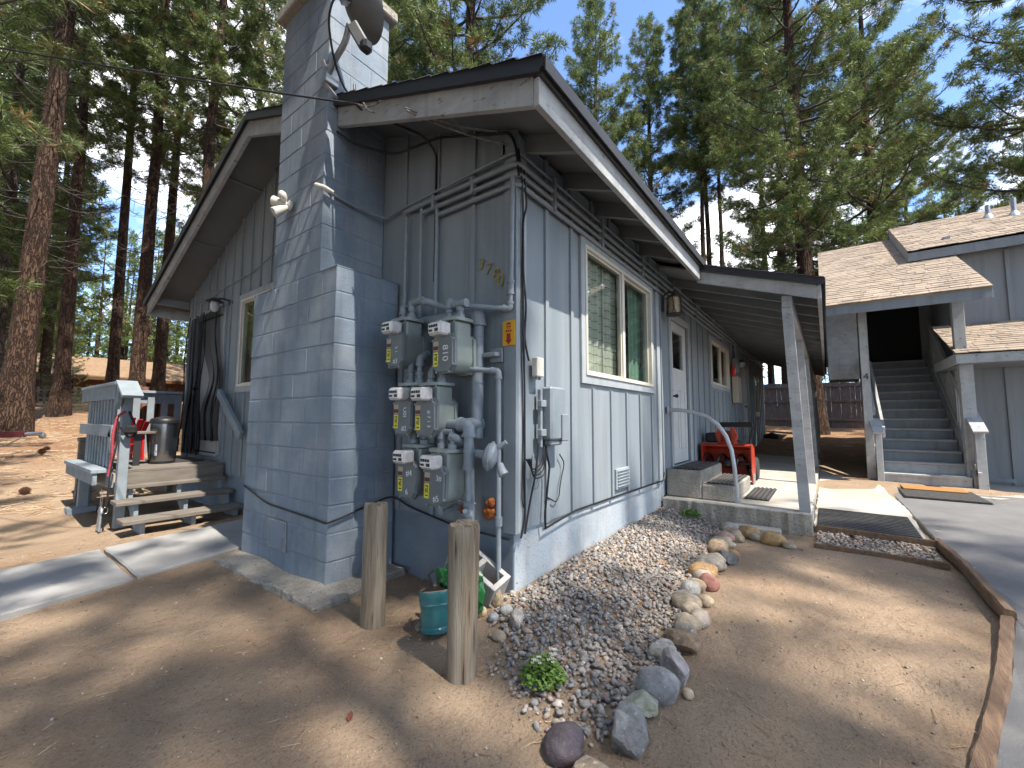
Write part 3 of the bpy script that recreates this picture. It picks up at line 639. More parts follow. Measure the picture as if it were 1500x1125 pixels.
# ---- doors
def door(name, plane, u0, u1, z0, z1, label, pane=None, hinge=1):
    def P(u, d, z): return (u, -d, z) if plane == 'y' else (-d, u, z)
    def bx(mb, ua, ub, da, db, za, zb, c=.002): mb.box(P(ua, da, za), P(ub, db, zb), c)
    r = link(name, None, HOUSE); r['label'] = label
    mb = MB(); t = .085
    bx(mb, u0-t, u1+t, 0, .027, z1, z1+t); bx(mb, u0-t, u0, .001, .026, z0-.02, z1); bx(mb, u1, u1+t, .001, .026, z0-.02, z1); bx(mb, u0, u1, -.12, .03, z0-.045, z0, .004); mb.build('frame', M['trim'], r)
    mb = MB(); d0, d1 = -.055, -.015
    if pane:
        cells(mb, u0+.012, u1-.012, z0+.012, z1-.012, [pane], lambda m, a, b, c, d: bx(m, a, b, d0, d1, c, d, 0))
    else: bx(mb, u0+.012, u1-.012, d0, d1, z0+.012, z1-.012)
    mb.build('leaf', M['doorpaint'], r)
    um = (u0+u1)/2
    mb = MB()
    for (a, b, c, d) in ((u0+.12, um-.05, z0+.2, z0+1.05), (um+.05, u1-.12, z0+.2, z0+1.05)):
        for q in ((a, b, c, c+.018), (a, b, d-.018, d), (a, a+.018, c, d), (b-.018, b, c, d)): bx(mb, q[0], q[1], d1, d1+.008, q[2], q[3], .001)
    mb.build('panel_moulding', M['doorpaint'], r)
    if pane:
        mb = MB(); bx(mb, pane[0], pane[1], -.04, -.034, pane[2], pane[3], 0); mb.build('pane', M['glass'], r)
        mb = MB(); bx(mb, pane[0], pane[1], -.20, -.19, pane[2]-.1, pane[3]+.1, 0); mb.build('blind', M['greycurtain'], r)
    mb = MB(); h = u0+.07 if hinge > 0 else u1-.07
    mb.tube([P(h, d1, z0+.95), P(h, .045, z0+.95)], .012, 8); Mh = Matrix.Translation(P(h, .055, z0+.95)); mb.lathe([(.004, -.026), (.022, -.018), (.028, 0), (.022, .018), (.004, .026)], 12, Mh); mb.build('knob', M['bronze'], r, smooth=50)
    return r
door('door', 'y', 3.62, 4.50, .66, 2.70, 'pale grey entry door with a small upper window on the porch', pane=(3.80, 4.32, 2.02, 2.56))
door('door', 'y', 9.9, 10.75, .66, 2.66, 'dark shaded far door under the porch')
door('door', 'x', 5.22, 6.20, .78, 2.80, 'grey panel door behind a black net curtain on the deck', hinge=-1)
# small louvre vent on the long wall
vr = link('vent', None, LW); mb = MB(); mb.box((1.64, -.03, .60), (1.98, .0, .80), .003); mb.build('vent_frame', M['trim'], vr)
for k in range(6):
    mb = MB(); mb.bar((1.66, -.036, .625+.03*k), (1.96, -.036, .625+.03*k), .02, .005, up=(0, .6, 1)); mb.build('louvre', M['batten'], vr)
# ---- chimney: each block is a piece
CH = .2032; CZ = .0333
def course_z(k): return CZ+CH*(11-k)          # bottom z of course k counted from the top of the base
mb = MB(); g = .009
mb.box((-.608+g, 1.258+g, -.25), (-.02, 2.722-g, CZ+12*CH-g)); mb.box((-.600+g, 1.522+g, CZ+12*CH-.02), (-.01, 2.352-g, CZ+25*CH-.01))
CHM = mb.build('chimney', M['mortar'], HOUSE)
CHM['label'] = 'painted concrete block chimney with wide base'
bm_cache = {}; crs = random.Random(8)
def block(cx, cy, cz, sx, sy):
    key = (round(sx, 3), round(sy, 3))
    if key not in bm_cache:
        b = MB(); b.box((-sx/2+.0045, -sy/2+.0045, -CH/2+.0045), (sx/2-.0045, sy/2-.0045, CH/2-.0045), .005); o = b.build('block', M['block'], CHM); bm_cache[key] = o.data
    else: o = link('block', bm_cache[key], CHM)
    o.location = (cx+crs.uniform(-.0015, .0015), cy+crs.uniform(-.0015, .0015), cz); o.rotation_euler = (0, 0, crs.uniform(-.003, .003))
def stack(k0, k1, x0, y0, y1, depth):
    W_ = y1-y0
    for k in range(k0, k1):
        z = CZ+CH*k+CH/2
        if k % 2 == 0: fr = [0, .406, .812, 1.218]; sidej = [.203, depth]
        else: fr = [.203, .609, 1.015]; sidej = [.406, depth]
        # corner block
        if k % 2 == 0: block(x0+.1015, y0+.203, z, .203, .406)
        else: block(x0+.203, y0+.1015, z, .406, .203)
        st = .406 if k % 2 == 0 else .203
        while W_-st > .02:
            e = st+.406
            if W_-e < .12: e = W_
            block(x0+.1015, y0+(st+e)/2, z, .203, e-st); st = e
        a = sidej[0]; b = sidej[1]
        if b-a > .05: block(x0+(a+b)/2, y0+.1015, z, b-a, .203)
stack(0, 12, -.608, 1.258, 2.722, .588)
stack(12, 25, -.600, 1.522, 2.352, .600)
mb = MB()          # lids closing the shoulders
mb.box((-.604, 1.262, CZ+12*CH-.004), (-.02, 1.520, CZ+12*CH+.004)); mb.box((-.604, 2.354, CZ+12*CH-.004), (-.02, 2.718, CZ+12*CH+.004)); mb.build('shoulder_cap', M['block'], CHM)
mb = MB(); mb.box((-.66, 1.46, CZ+25*CH), (.05, 2.41, CZ+25*CH+.10), .012); mb.build('cap', M['conc_rough'], CHM)
mb = MB(); mb.box((-.616, 1.855, .205), (-.600, 2.165, .445), .002); fr_ = mb.build('cleanout_frame', M['galv'], CHM)
mb = MB(); mb.box((-.622, 1.875, .22), (-.612, 2.145, .43), .002); mb.tube([(-.63, 1.89, .32), (-.615, 1.89, .32)], .012, 8); mb.build('cleanout_door', M['block'], CHM)
# ---- brass house number 3780 stepping down the corner panel
for ch, (y, z) in zip('3780', ((.314, 2.444), (.240, 2.391), (.169, 2.335), (.112, 2.274))):
    o = text('house_number', ch, .125, M['brass'], HOUSE, face_M((-.008 if ch != '0' else -.031, y, z), (0, -1, 0), (0, .0, 1)), .003); o.rotation_euler.rotate_axis('Z', rad(-12)); o['label'] = 'brass digit ' + ch
# ------------------------------------------------------------------ neighbouring two-storey building
NB = thing('apartment_building', 'grey two-storey building with tan shingle roofs and an outside stair', 'building', (7, -1.76, .2))
NB.location = (0, 0, 0)
def vslab(mb, x0, x1, y0, y1, zf, th):
    """roof slab rising along +X"""
    vs = [(x0, y0, zf(x0)), (x1, y0, zf(x1)), (x1, y1, zf(x1)), (x0, y1, zf(x0))]; vs += [(a, b, c+th) for a, b, c in vs]
    mb.add(vs, [(0, 1, 2, 3), (4, 7, 6, 5), (0, 4, 5, 1), (1, 5, 6, 2), (2, 6, 7, 3), (3, 7, 4, 0)])
SN = .55
def z1(x): return 3.30+SN*(x-7.0)
def z2(x): return 4.60+SN*(x-8.9)
def shingled(name, x0, x1, y0, y1, zf, th, label=None, seed=1, ridge_down=0):
    mb = MB(); vslab(mb, x0+.01, x1, y0, y1, zf, th-.004)
    if ridge_down: 
        xr = x1; vs = [(xr, y0, zf(xr)), (xr+ridge_down, y0, zf(xr)-SN*ridge_down), (xr+ridge_down, y1, zf(xr)-SN*ridge_down), (xr, y1, zf(xr))]; vs += [(a, b, c+th-.004) for a, b, c in vs]
        mb.add(vs, [(0, 1, 2, 3), (4, 7, 6, 5), (0, 4, 5, 1), (1, 5, 6, 2), (2, 6, 7, 3), (3, 7, 4, 0)])
    r = mb.build(name, M['shingle'], NB)
    rs = random.Random(seed); mb = MB(); c = math.sqrt(1+SN*SN); row = .127/c; nrow = int((x1-x0)/row)+1
    for i in range(nrow):
        xa = x0+i*row-.012; xb = min(xa+row*1.25, x1)
        y = y0-rs.uniform(0, .2)
        while y < y1:
            e = y+rs.choice((.13, .16, .20, .24, .3)); ya, yb = max(y, y0), min(e-.006, y1); up = rs.choice((0, .004, .009)); sh = rs.uniform(-.006, .004)
            if yb-ya > .02:
                za, zb = zf(xa+sh)+th+.004+up, zf(xb)+th-.002
                mb.add([(xa+sh, ya, za-.012), (xa+sh, yb, za-.012), (xa+sh, yb, za), (xa+sh, ya, za), (xb, ya, zb), (xb, yb, zb)], [(0, 1, 2, 3), (3, 2, 5, 4), (0, 3, 4), (1, 5, 2)])
            y = e
    s = mb.build('shingles', M['shingle'], r); s['kind'] = 'stuff'
    return r
shingled('stair_roof', 6.94, 11.28, -3.79, -1.70, z1, .05, seed=3)
shingled('upper_roof', 8.84, 11.35, -12.5, -3.13, z2, .05, seed=4, ridge_down=2.5)
# ledge roof right of the stair
def z3(x): return 2.36+.42*(x-7.42)
shingled('ledge_roof', 7.38, 9.15, -9.5, -3.42, z3, .03, seed=5)
# fascias
mb = MB(); mb.box((6.955, -3.79, 3.13), (6.995, -1.70, 3.325), .003); mb.build('fascia', M['nsiding'], NB)
mb = MB(); mb.prism([(6.996, 3.13), (11.28, z1(11.28)-.17), (11.28, z1(11.28)-.004), (6.996, z1(6.996)-.004)], lambda u, v, w_: (u, -3.79+.04*w_, v)); mb.build('barge_board', M['nsiding'], NB)
mb = MB(); mb.prism([(6.996, 3.13), (11.28, z1(11.28)-.17), (11.28, z1(11.28)-.004), (6.996, z1(6.996)-.004)], lambda u, v, w_: (u, -1.74+.04*w_, v)); mb.build('barge_board', M['nsiding'], NB)
mb = MB(); mb.box((8.85, -12.5, 4.40), (8.89, -3.13, 4.62), .003); mb.build('fascia', M['nsiding'], NB)
mb = MB(); mb.prism([(8.892, 4.40), (11.35, z2(11.35)-.2), (11.35, z2(11.35)-.004), (8.892, z2(8.892)-.004)], lambda u, v, w_: (u, -3.17+.04*w_, v)); mb.build('barge_board', M['nsiding'], NB)
mb = MB(); mb.box((7.39, -9.5, 2.20), (7.43, -3.42, 2.375), .003); mb.build('fascia', M['npaint'], NB)
mb = MB(); mb.box((7.432, -3.46, 2.20), (9.1, -3.42, 2.365), .003); mb.build('fascia', M['npaint'], NB)
mb = MB(); mb.box((7.45, -9.5, 2.19), (9.2, -3.47, 2.21)); mb.build('ledge_soffit', M['nsiding'], NB)
# soffit of stair roof and ceilings
# walls
UW = None
mb = MB(); mb.box((9.1, -12.3, 2.3), (9.24, -3.705, 4.45)); UW = mb.build('upper_wall', M['nsiding'], NB)
for y in [-3.86-.61*i for i in range(12)]:
    mb = MB(); mb.box((9.07, y-.03, 2.6), (9.1, y+.03, 4.42), .003); mb.build('batten', M['nsiding'], UW)
mb = MB(); mb.box((8.45, -12.3, .1), (8.59, -3.66, 2.2)); LWn = mb.build('lower_wall', M['nsiding'], NB)
for y in [-3.75-.45*i for i in range(14)]:
    mb = MB(); mb.box((8.42, y-.035, .2), (8.45, y+.035, 2.19), .003); mb.build('batten', M['nsiding'], LWn)
mb = MB(); mb.box((8.415, -9.5, .24), (8.45, -3.68, .31), .003); mb.build('base_rail', M['nsiding'], LWn)
mb = MB(); mb.box((9.241, -3.80, 2.3), (11.3, -3.70, 4.9)); mb.prism([(7.5, .2), (9.3, .2), (9.3, 2.2), (7.5, 2.2)], lambda u, v, w_: (max(u, 8.45), -3.66+.08*w_, v)); mb.build('side_wall', M['nsiding'], NB)
mb = MB(); mb.box((10.9, -3.70, 2.6), (11.0, -1.75, 5.3)); mb.build('entry_wall', M['nsiding'], NB)
mb = MB(); mb.box((10.55, -2.36, 2.2), (10.9, -1.80, 5.1)); mb.box((9.2, -2.28, 2.2), (10.54, -1.80, 3.9)); mb.build('stair_side_wall', M['nsiding'], NB)
for x in (9.25, 9.7, 10.15):
    mb = MB(); mb.box((x, -1.80, 2.2), (x+.06, -1.775, 3.9), .003); mb.build('batten', M['nsiding'], NB)
mb = MB(); mb.box((9.17, -2.3, 2.2), (9.2, -1.78, 3.95), .003); mb.box((9.15, -2.3, 2.15), (9.2, -1.78, 2.45), .003); mb.build('corner_board', M['npaint'], NB)
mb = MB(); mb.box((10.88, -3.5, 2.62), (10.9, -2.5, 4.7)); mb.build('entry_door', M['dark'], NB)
mb = MB(); mb.box((9.1, -12.3, .1), (14.5, -3.85, 2.3)); mb.box((9.25, -12.3, 2.3), (14, -3.85, 4.4)); mb.build('building_core', M['nsiding'], NB)
# posts
for (x, y, za, zb, wd, nm) in ((7.55, -2.30, .2, 3.28, .12, 'post'), (7.56, -3.56, .2, 2.2, .16, 'post'), (7.56, -3.52, 2.35, 3.28, .14, 'post')):
    mb = MB(); mb.box((x, y-wd/2, za), (x+wd, y+wd/2, zb), .004); mb.build(nm, M['npaint'], NB)
text('unit_number', '4', .17, M['black'], NB, face_M((7.545, -2.30, 2.06), (0, -1, 0), (0, 0, 1)), .002)
# vent pipes on the upper roof
for i, (x, y) in enumerate(((10.55, -4.62), (10.35, -4.93))):
    v = thing('roof_vent', ('short metal vent pipe with flared base on the upper roof' if i == 0 else 'taller metal vent pipe nearest the picture edge on the upper roof'), 'vent pipe', (x, y, z2(x)+.05), 0, 'vent pipes on the tan roof')
    mb = MB(); mb.lathe([(.10, -.05), (.08, .015), (.045, .06), (.042, .065)], 16); mb.build('flashing', M['galv'], v, smooth=50)
    mb = MB(); mb.lathe([(.04, .05), (.04, .26+.08*i)], 14); mb.build('pipe', M['galv'], v, smooth=50)
# ---- stair
ST = thing('wooden_stair', 'grey wooden stair flight with slatted railings climbing to the upper door', 'stairs')
NS, RUN, RISE, SX, SZ = 13, .26, .186, 7.42, .2
for k in range(NS):
    x = SX+RUN*k; z = SZ+RISE*k
    mb = MB(); mb.box((x, -3.50, z), (x+.03, -2.42, z+RISE-.036), .002); mb.build('riser', M['npaint'] if k < 2 else M['nsiding'], ST)
    mb = MB(); mb.box((x-.03, -3.50, z+RISE-.036), (x+RUN+.028, -2.42, z+RISE), .005); mb.build('tread', M['npaint'] if k < 1 else M['nstep'], ST)
xt = SX+RUN*NS; zt = SZ+RISE*NS
mb = MB(); mb.box((xt-.05, -3.69, zt-.15), (10.88, -2.38, zt)); mb.build('landing', M['nstep'], ST)
for y in (-2.395, -3.535):
    mb = MB(); mb.prism([(SX+.0, SZ), (SX+.25, SZ), (xt, zt-.32), (xt, zt), (xt-RUN, zt), (SX, SZ+RISE+.02)], lambda u, v, w_: (u, y-.02+.04*w_, v)); mb.build('stringer', M['nstep'], ST)
sl = RISE/RUN
def railz(x): return SZ+RISE+sl*(x-SX)
# left railing: newel, cap, hand rail
mb = MB(); mb.box((7.34, -2.45, .2), (7.43, -2.36, 1.06), .004); mb.build('newel', M['npaint'], ST)
mb = MB(); mb.bar((7.27, -2.40, 1.06), (7.62, -2.38, 1.30), .15, .04, .004); mb.build('rail_cap', M['npaint'], ST)
mb = MB(); mb.bar((7.62, -2.385, railz(7.62)+.9), (10.5, -2.385, railz(10.5)+.9), .04, .14, .003); mb.bar((7.62, -2.385, railz(7.62)+.25), (10.5, -2.385, railz(10.5)+.25), .04, .09, .003); mb.build('rail', M['npaint'], ST)
mb = MB(); p0, p1 = Vector((7.66, -2.50, 1.12)), Vector((9.6, -2.50, 1.12+sl*1.94)); mb.bar(p0, p1, .045, .09, .003); mb.bar(p0+Vector((0, 0, -.13)), p1+Vector((0, 0, -.13)), .04, .05, .003); mb.bar(p0+Vector((-.0, 0, .02)), p0+Vector((0, 0, -.15)), .04, .05, .003); mb.build('hand_rail', M['npaint'], ST)
# right railing with balusters
mb = MB(); mb.box((7.34, -3.66, .19), (7.43, -3.55, 1.12), .004); mb.build('newel', M['npaint'], ST)
mb = MB(); mb.bar((7.25, -3.60, 1.10), (7.75, -3.59, 1.44), .17, .04, .004); mb.build('rail_cap', M['npaint'], ST)
mb = MB(); mb.bar((7.6, -3.58, railz(7.6)+.85), (10.6, -3.58, railz(10.6)+.85), .05, .10, .003); mb.bar((7.35, -3.57, railz(7.35)+.10), (10.6, -3.57, railz(10.6)+.10), .04, .09, .003); mb.build('rail', M['npaint'], ST)
for k in range(22):
    x = 7.5+.135*k; mb = MB(); mb.box((x, -3.60, railz(x)+.06), (x+.035, -3.565, railz(x)+.88), .002); mb.build('baluster', M['npaint'], ST)
# ---- rear board fence
FN = thing('board_fence', 'weathered grey board fence behind the porch end', 'fence', (19, 0, 0)); FN.location = (0, 0, 0)
frs = random.Random(4); fx = 18.6
for i in range(48):
    y = 4.2-.1515*i; z0 = H(fx, y)+.05; h = 1.78+frs.uniform(-.02, .03)
    mb = MB(); mb.box((fx, y-.150, z0), (fx+.02, y, z0+h), .006); mb.build('board', M['fence'], FN)
for zz in (.28, 1.02, 1.62):
    mb = MB(); mb.box((fx-.05, -2.95, H(fx, 0)+zz), (fx-.001, 4.2, H(fx, 0)+zz+.09), .004); mb.build('rail', M['fence'], FN)
# ---- cabin far off on the left between the trunks
CB = thing('cabin', 'brown cabin with a sunlit orange roof among the trees', 'cabin', (7, 52, 0)); 
bz = H(7, 52)
mb = MB(); mb.box((-7, -3, bz-.5), (7, 3, bz+2.4)); mb.build('wall', M['cabinwall'], CB)
mb = MB(); mb.prism([(-4.2, 2.2), (0, 4.1), (4.2, 2.2), (4.2, 2.4), (0, 4.35), (-4.2, 2.4)], lambda u, v, w_: (-8+16*w_, u, bz+v)); mb.build('roof', M['cabinroof'], CB)
mb = MB(); mb.box((-8, -4.25, bz+2.05), (8, -4.2, bz+2.3)); mb.build('fascia', M['cabinwall'], CB)
for x in (-4.5, 1.5):
    mb = MB(); mb.box((x, -3.05, bz+.9), (x+1.4, -2.99, bz+1.9)); mb.build('window', M['dark'], CB)
RFz = thing('rail_fence', 'pale low picket fence in front of the brown cabin', 'fence', (0, 0, 0))
for i in range(26):
    x = -2.2+.26*i; y = 33+.1*i; z = H(x, y); mb = MB(); mb.box((x, y, z), (x+.12, y+.03, z+.95), .01); mb.build('picket', M['fence'], RFz)
for zz in (.3, .75):
    mb = MB(); mb.bar((-2.2, 33.05, H(-2.2, 33)+zz), (4.4, 35.6, H(4.4, 35.6)+zz), .05, .1); mb.build('rail', M['fence'], RFz)
# ------------------------------------------------------------------ entry deck on the gable wall
DK = thing('entry_deck', 'small grey wooden entry deck with steps and slatted railing by the gable door', 'deck')
DZ, DY0, DY1, DX = .68, 4.88, 6.72, -1.10
for k in range(13):
    y = DY0+.142*k; mb = MB(); mb.box((DX-.02, y, DZ-.035), (-.03, min(y+.136, DY1), DZ), .004); mb.build('floor_board', M['deckwood'], DK)
mb = MB(); mb.box((DX, DY0-.005, DZ-.185), (-.03, DY0+.033, DZ-.037), .003); mb.build('rim_joist', M['deckwood'], DK)
mb = MB(); mb.box((DX-.06, DY0+.05, DZ-.20), (DX-.02, DY1+.1, DZ-.04), .003); mb.build('rim_joist', M['deckpaint'], DK)
mb = MB(); mb.box((DX-.20, DY0+.16, DZ-.035), (DX-.022, DY1+.12, DZ+.01), .004); mb.build('ledge_board', M['deckpaint'], DK)
mb = MB(); mb.box((DX-.18, DY0+.18, DZ-.17), (DX-.14, DY1+.1, DZ-.037), .003); mb.build('rim_joist', M['deckpaint'], DK)
mb = MB(); mb.box((DX-.02, DY1-.03, DZ-.2), (-.03, DY1, DZ-.037)); mb.build('rim_joist', M['deckwood'], DK)
mb = MB(); mb.box((DX-.10, 6.35, .0), (DX, 6.45, DZ-.20), .003); mb.box((DX-.2, 6.28, -.05), (DX+.08, 6.52, .09), .006); mb.build('support_post', M['deckpaint'], DK)
for k, (y, z) in enumerate(((4.80, .505), (4.53, .360), (4.20, .205))):
    mb = MB(); mb.box((-1.16 if k else -1.05, y-.02, z-.042), (-.03, y+.27, z), .005); mb.build('tread', M['deckwood'], DK)
for x in (-.98, -.52, -.08):
    mb = MB(); mb.prism([(4.26, .03), (4.5, .03), (4.87, .30), (4.87, .46), (4.83, .46), (4.83, .315), (4.56, .315), (4.56, .16), (4.26, .16)], lambda u, v, w_: (x-.02+.04*w_, u, v)); mb.build('stringer', M['deckpaint'], DK)
# railing along the outer side (plane x = DX)
mb = MB(); mb.box((DX-.02, DY0-.11, .04), (DX+.07, DY0-.02, 1.64), .004); mb.build('newel_post', M['deckpaint'], DK)
mb = MB(); mb.box((DX-.02, 6.62, .1), (DX+.07, 6.71, 1.62), .004); mb.build('newel_post', M['deckpaint'], DK)
for k in range(9):
    y = DY0+.12+.17*k; mb = MB(); mb.box((DX-.045, y, DZ+.012), (DX-.022, y+.085, 1.60), .002); mb.build('slat', M['deckpaint'], DK)
mb = MB(); mb.box((DX-.085, DY0-.05, 1.50), (DX-.047, DY1+.05, 1.66), .003); mb.build('rail', M['deckpaint'], DK)
mb = MB(); mb.box((DX-.085, DY0-.02, 1.06), (DX-.047, DY1+.05, 1.20), .003); mb.build('rail', M['deckpaint'], DK)
mb = MB(); mb.box((DX-.10, DY0-.10, 1.66), (DX+.09, DY1+.06, 1.70), .004); mb.build('cap_rail', M['deckpaint'], DK)
mb = MB(); mb.prism([(-.10, 0), (.10, 0), (.10, -.10), (0.0, -.28), (-.10, -.18)], lambda u, v, w_: (DX-.075+.04*w_, DY0-.06+u, 1.66+v)); mb.build('bracket', M['deckpaint'], DK)
mb = MB(); mb.bar((DX-.07, DY0+.12, 1.12), (DX-.07, DY0-.05, .90), .03, .11, .003); mb.build('brace', M['deckpaint'], DK)
mb = MB(); mb.bar((DX, DY0-.10, 1.70), (DX+.01, DY0-.38, 1.52), .19, .04, .004); mb.build('sloped_cap', M['deckpaint'], DK)
# rear railing along X at DY1
mb = MB(); mb.box((DX, DY1-.04, 1.66), (-.03, DY1+.14, 1.70), .004); mb.build('cap_rail', M['deckpaint'], DK)
mb = MB(); mb.box((DX+.07, DY1+.03, 1.50), (-.03, DY1+.065, 1.655), .003); mb.box((DX+.07, DY1+.03, .84), (-.03, DY1+.065, .95), .003); mb.build('rail', M['deckpaint'], DK)
for k in range(6):
    x = DX+.12+.17*k; mb = MB(); mb.box((x, DY1, DZ+.06), (x+.085, DY1+.028, 1.60), .002); mb.build('slat', M['deckpaint'], DK)
# grab rail on the gable wall
gr = thing('hand_rail', 'grey wooden hand rail sloping down the gable wall beside the steps', 'hand rail'); mb = MB(); mb.bar((-.09, 5.02, 1.64), (-.09, 4.22, 1.06), .05, .11, .006); mb.build('rail', M['deckpaint'], gr)
mb = MB(); mb.box((-.07, 4.9, 1.48), (-.0, 4.96, 1.56)); mb.box((-.07, 4.35, 1.08), (-.0, 4.41, 1.16)); mb.build('bracket', M['deckpaint'], gr)
# ---- black net curtain in front of the deck door
nc = thing('net_curtain', 'torn black net door curtain hanging over the gable door', 'curtain')
def drape(name, top, bot, amp, fr, ph, nz=26, nu=40):
    mb = MB(); vs = []; fs = []
    for i in range(nz+1):
        t = i/nz
        for j in range(nu+1):
            s = j/nu; ya, yb = top[0]+(bot(t)[0]-top[0]), top[1]+(bot(t)[1]-top[1]); y = ya+(yb-ya)*s
            x = -.075-amp*(.3+.7*t)*math.sin(fr*s+ph+1.2*t)-.02*math.sin(9*t+3*s); z = 2.86-.05*s*0-t*bot(t)[2]
            vs.append((x, y, z))
    for i in range(nz):
        for j in range(nu): a = i*(nu+1)+j; fs.append((a, a+1, a+nu+2, a+nu+1))
    mb.add(vs, fs); return mb.build(name, M['netting'], nc, smooth=80)
def b1(t): return (6.30+.12*math.sin(t*6)-.10*math.sin(t*3.1)+.40*t, 5.72+.02*math.sin(t*5), 2.12)
def b2(t):
    k = math.exp(-((t-.55)/.16)**2); return (5.72-.10*t-.20*k, 5.20-.10*t-.14*k+.05*math.sin(t*9), 1.90)
drape('net_panel', (6.30, 5.72), b1, .035, 19, .3); drape('net_panel', (5.72, 5.20), b2, .035, 15, 1.2)
mb = MB(); mb.tube(fillet([(-.08, 6.34, 2.85), (-.08, 5.8, 2.86), (-.08, 5.18, 2.88)], .1), .013, 6); mb.build('rod', M['trim'], nc)
for b_, s in ((b1, 0), (b2, 1), (b1, 1)):
    mb = MB(); mb.tube([(-.11, (6.30 if s == 0 and b_ is b1 else 5.72 if b_ is b1 else 5.20)*0+b_(t/20)[s], 2.86-t/20*b_(t/20)[2]) for t in range(21)], .008, 6); mb.build('hem', M['fabricblack'], nc)
# ---- wall lamp by the deck door
wl = thing('wall_lamp', 'black gooseneck wall lamp with clear glass jar beside deck door', 'lamp', (0, 5.03, 2.92))
mb = MB(); mb.lathe([(.06, -.02), (.06, .0), (.05, .02)], 14, Matrix.Rotation(rad(-90), 4, 'Y') @ Matrix.Translation((0, 0, 0))); mb.tube(fillet([(-.01, 0, .02), (-.10, .04, .05), (-.17, .08, .02)], .04), .014, 8); mb.lathe([(.02, .05), (.075, .02), (.11, -.005), (.09, -.01)], 16, Matrix.Translation((-.17, .10, 0))); mb.build('bracket', M['black'], wl, smooth=50)
mb = MB(); mb.lathe([(.045, -.01), (.055, -.06), (.05, -.12), (.02, -.15)], 14, Matrix.Translation((-.17, .10, 0))); mb.build('glass_jar', M['clearplastic'], wl, smooth=60)
# ---- red plastic chair
rc = thing('garden_chair', 'red plastic garden chair on the entry deck', 'chair', (-.83, 6.25, DZ), rad(-170)); rc.scale = (.70, .72, .66)
mb = MB()
for k in range(5):
    x = -.20+.10*k; mb.bar((x, .16, .36), (x*1.15, .42, .92-.04*abs(k-2)), .085, .018, .004, up=(0, 1, 0))
mb.build('backrest', M['redplastic'], rc)
mb = MB()
for k in range(5): mb.box((-.25, -.26+.09*k, .385-.012*k), (.25, -.18+.09*k, .405-.012*k), .004)
mb.build('seat', M['redplastic'], rc)
for s in (-1, 1):
    mb = MB(); mb.box((s*.27-.05, -.32, .56), (s*.27+.05, .26, .585), .008); mb.build('arm', M['redplastic'], rc)
    mb = MB(); mb.prism([(-.30, 0), (-.22, 0), (-.2, .56), (-.30, .56)], lambda u, v, w_: (s*.27-.015+.03*w_, u, v)); mb.build('leg', M['redplastic'], rc)
    mb = MB(); mb.prism([(.16, 0), (.26, 0), (.2, .56), (.10, .56)], lambda u, v, w_: (s*.27-.015+.03*w_, u, v)); mb.build('leg', M['redplastic'], rc)
# ---- round black side table
stb = thing('side_table', 'round black side table between the deck post and the bin', 'table', (-.82, 5.50, DZ))
mb = MB(); mb.lathe([(.20, .395), (.21, .40), (.21, .42), (.20, .425)], 26); mb.build('top', M['deckwood'], stb, smooth=40)
for a in (20, 140, 260):
    mb = MB(); mb.bar((.13*math.cos(rad(a)), .13*math.sin(rad(a)), .395), (.18*math.cos(rad(a)), .18*math.sin(rad(a)), 0), .07, .02, .003, up=(math.cos(rad(a)), math.sin(rad(a)), 0)); mb.build('leg', M['black'], stb)
# ---- stainless bin
bn = thing('trash_bin', 'brushed steel trash bin with black lid on the deck', 'bin', (-.555, 5.45, DZ)); bn.scale = (.80, .80, 1.06)
mb = MB(); mb.lathe([(.165, .02), (.178, .05), (.185, .46), (.185, .50)], 32); mb.build('body', M['steel'], bn, smooth=40)
mb = MB(); mb.lathe([(.19, .495), (.20, .50), (.20, .535), (.18, .56), (.06, .585), (.01, .59)], 32); mb.build('lid', M['black'], bn, smooth=40)
mb = MB(); mb.lathe([(.17, 0), (.172, .03)], 32); mb.build('base_ring', M['black'], bn, smooth=40)
mb = MB(); mb.box((-.165, -.105, .10), (-.125, -.05, .24), .003, Matrix.Rotation(rad(15), 4, 'Z')); mb.build('sticker', pmat('sticker', (.10, .20, .45), (.55, .5, .4), 40, .5), bn)
mt = thing('door_mat', 'flat black doormat in front of the deck door', 'doormat', (-.35, 5.72, DZ+.002)); mb = MB(); mb.box((-.25, -.36, 0), (.25, .36, .012), .004); mb.build('mat', M['rubber'], mt)
# ---- firewood rounds lined up behind the rear railing
for i in range(9):
    p = thing('log_round', 'reddish log end in the row standing behind the rear deck railing', 'log', (DX+.15+.105*i, DY1+.34, 1.0), 0, 'log ends in a row behind the deck railing')
    r_ = .05+.012*((i*7) % 3)/2; zz = .62+.02*((i*5) % 3)
    mb = MB(); mb.lathe([(r_*.96, 0), (r_, .03), (r_, zz+.12), (r_*.93, zz+.135)], 14); mb.build('log', M['logend'], p, smooth=40)
rk = thing('log_rack', 'low dark timber rack that carries the row of log ends', 'rack', (DX+.55, DY1+.34, 0)); mb = MB(); mb.box((-.6, -.08, .94), (.55, .08, .99), .004); mb.build('shelf', M['deckwood'], rk)
for x in (-.55, .5):
    mb = MB(); mb.box((x-.04, -.06, .05), (x+.04, .06, .938), .004); mb.build('leg', M['deckwood'], rk)
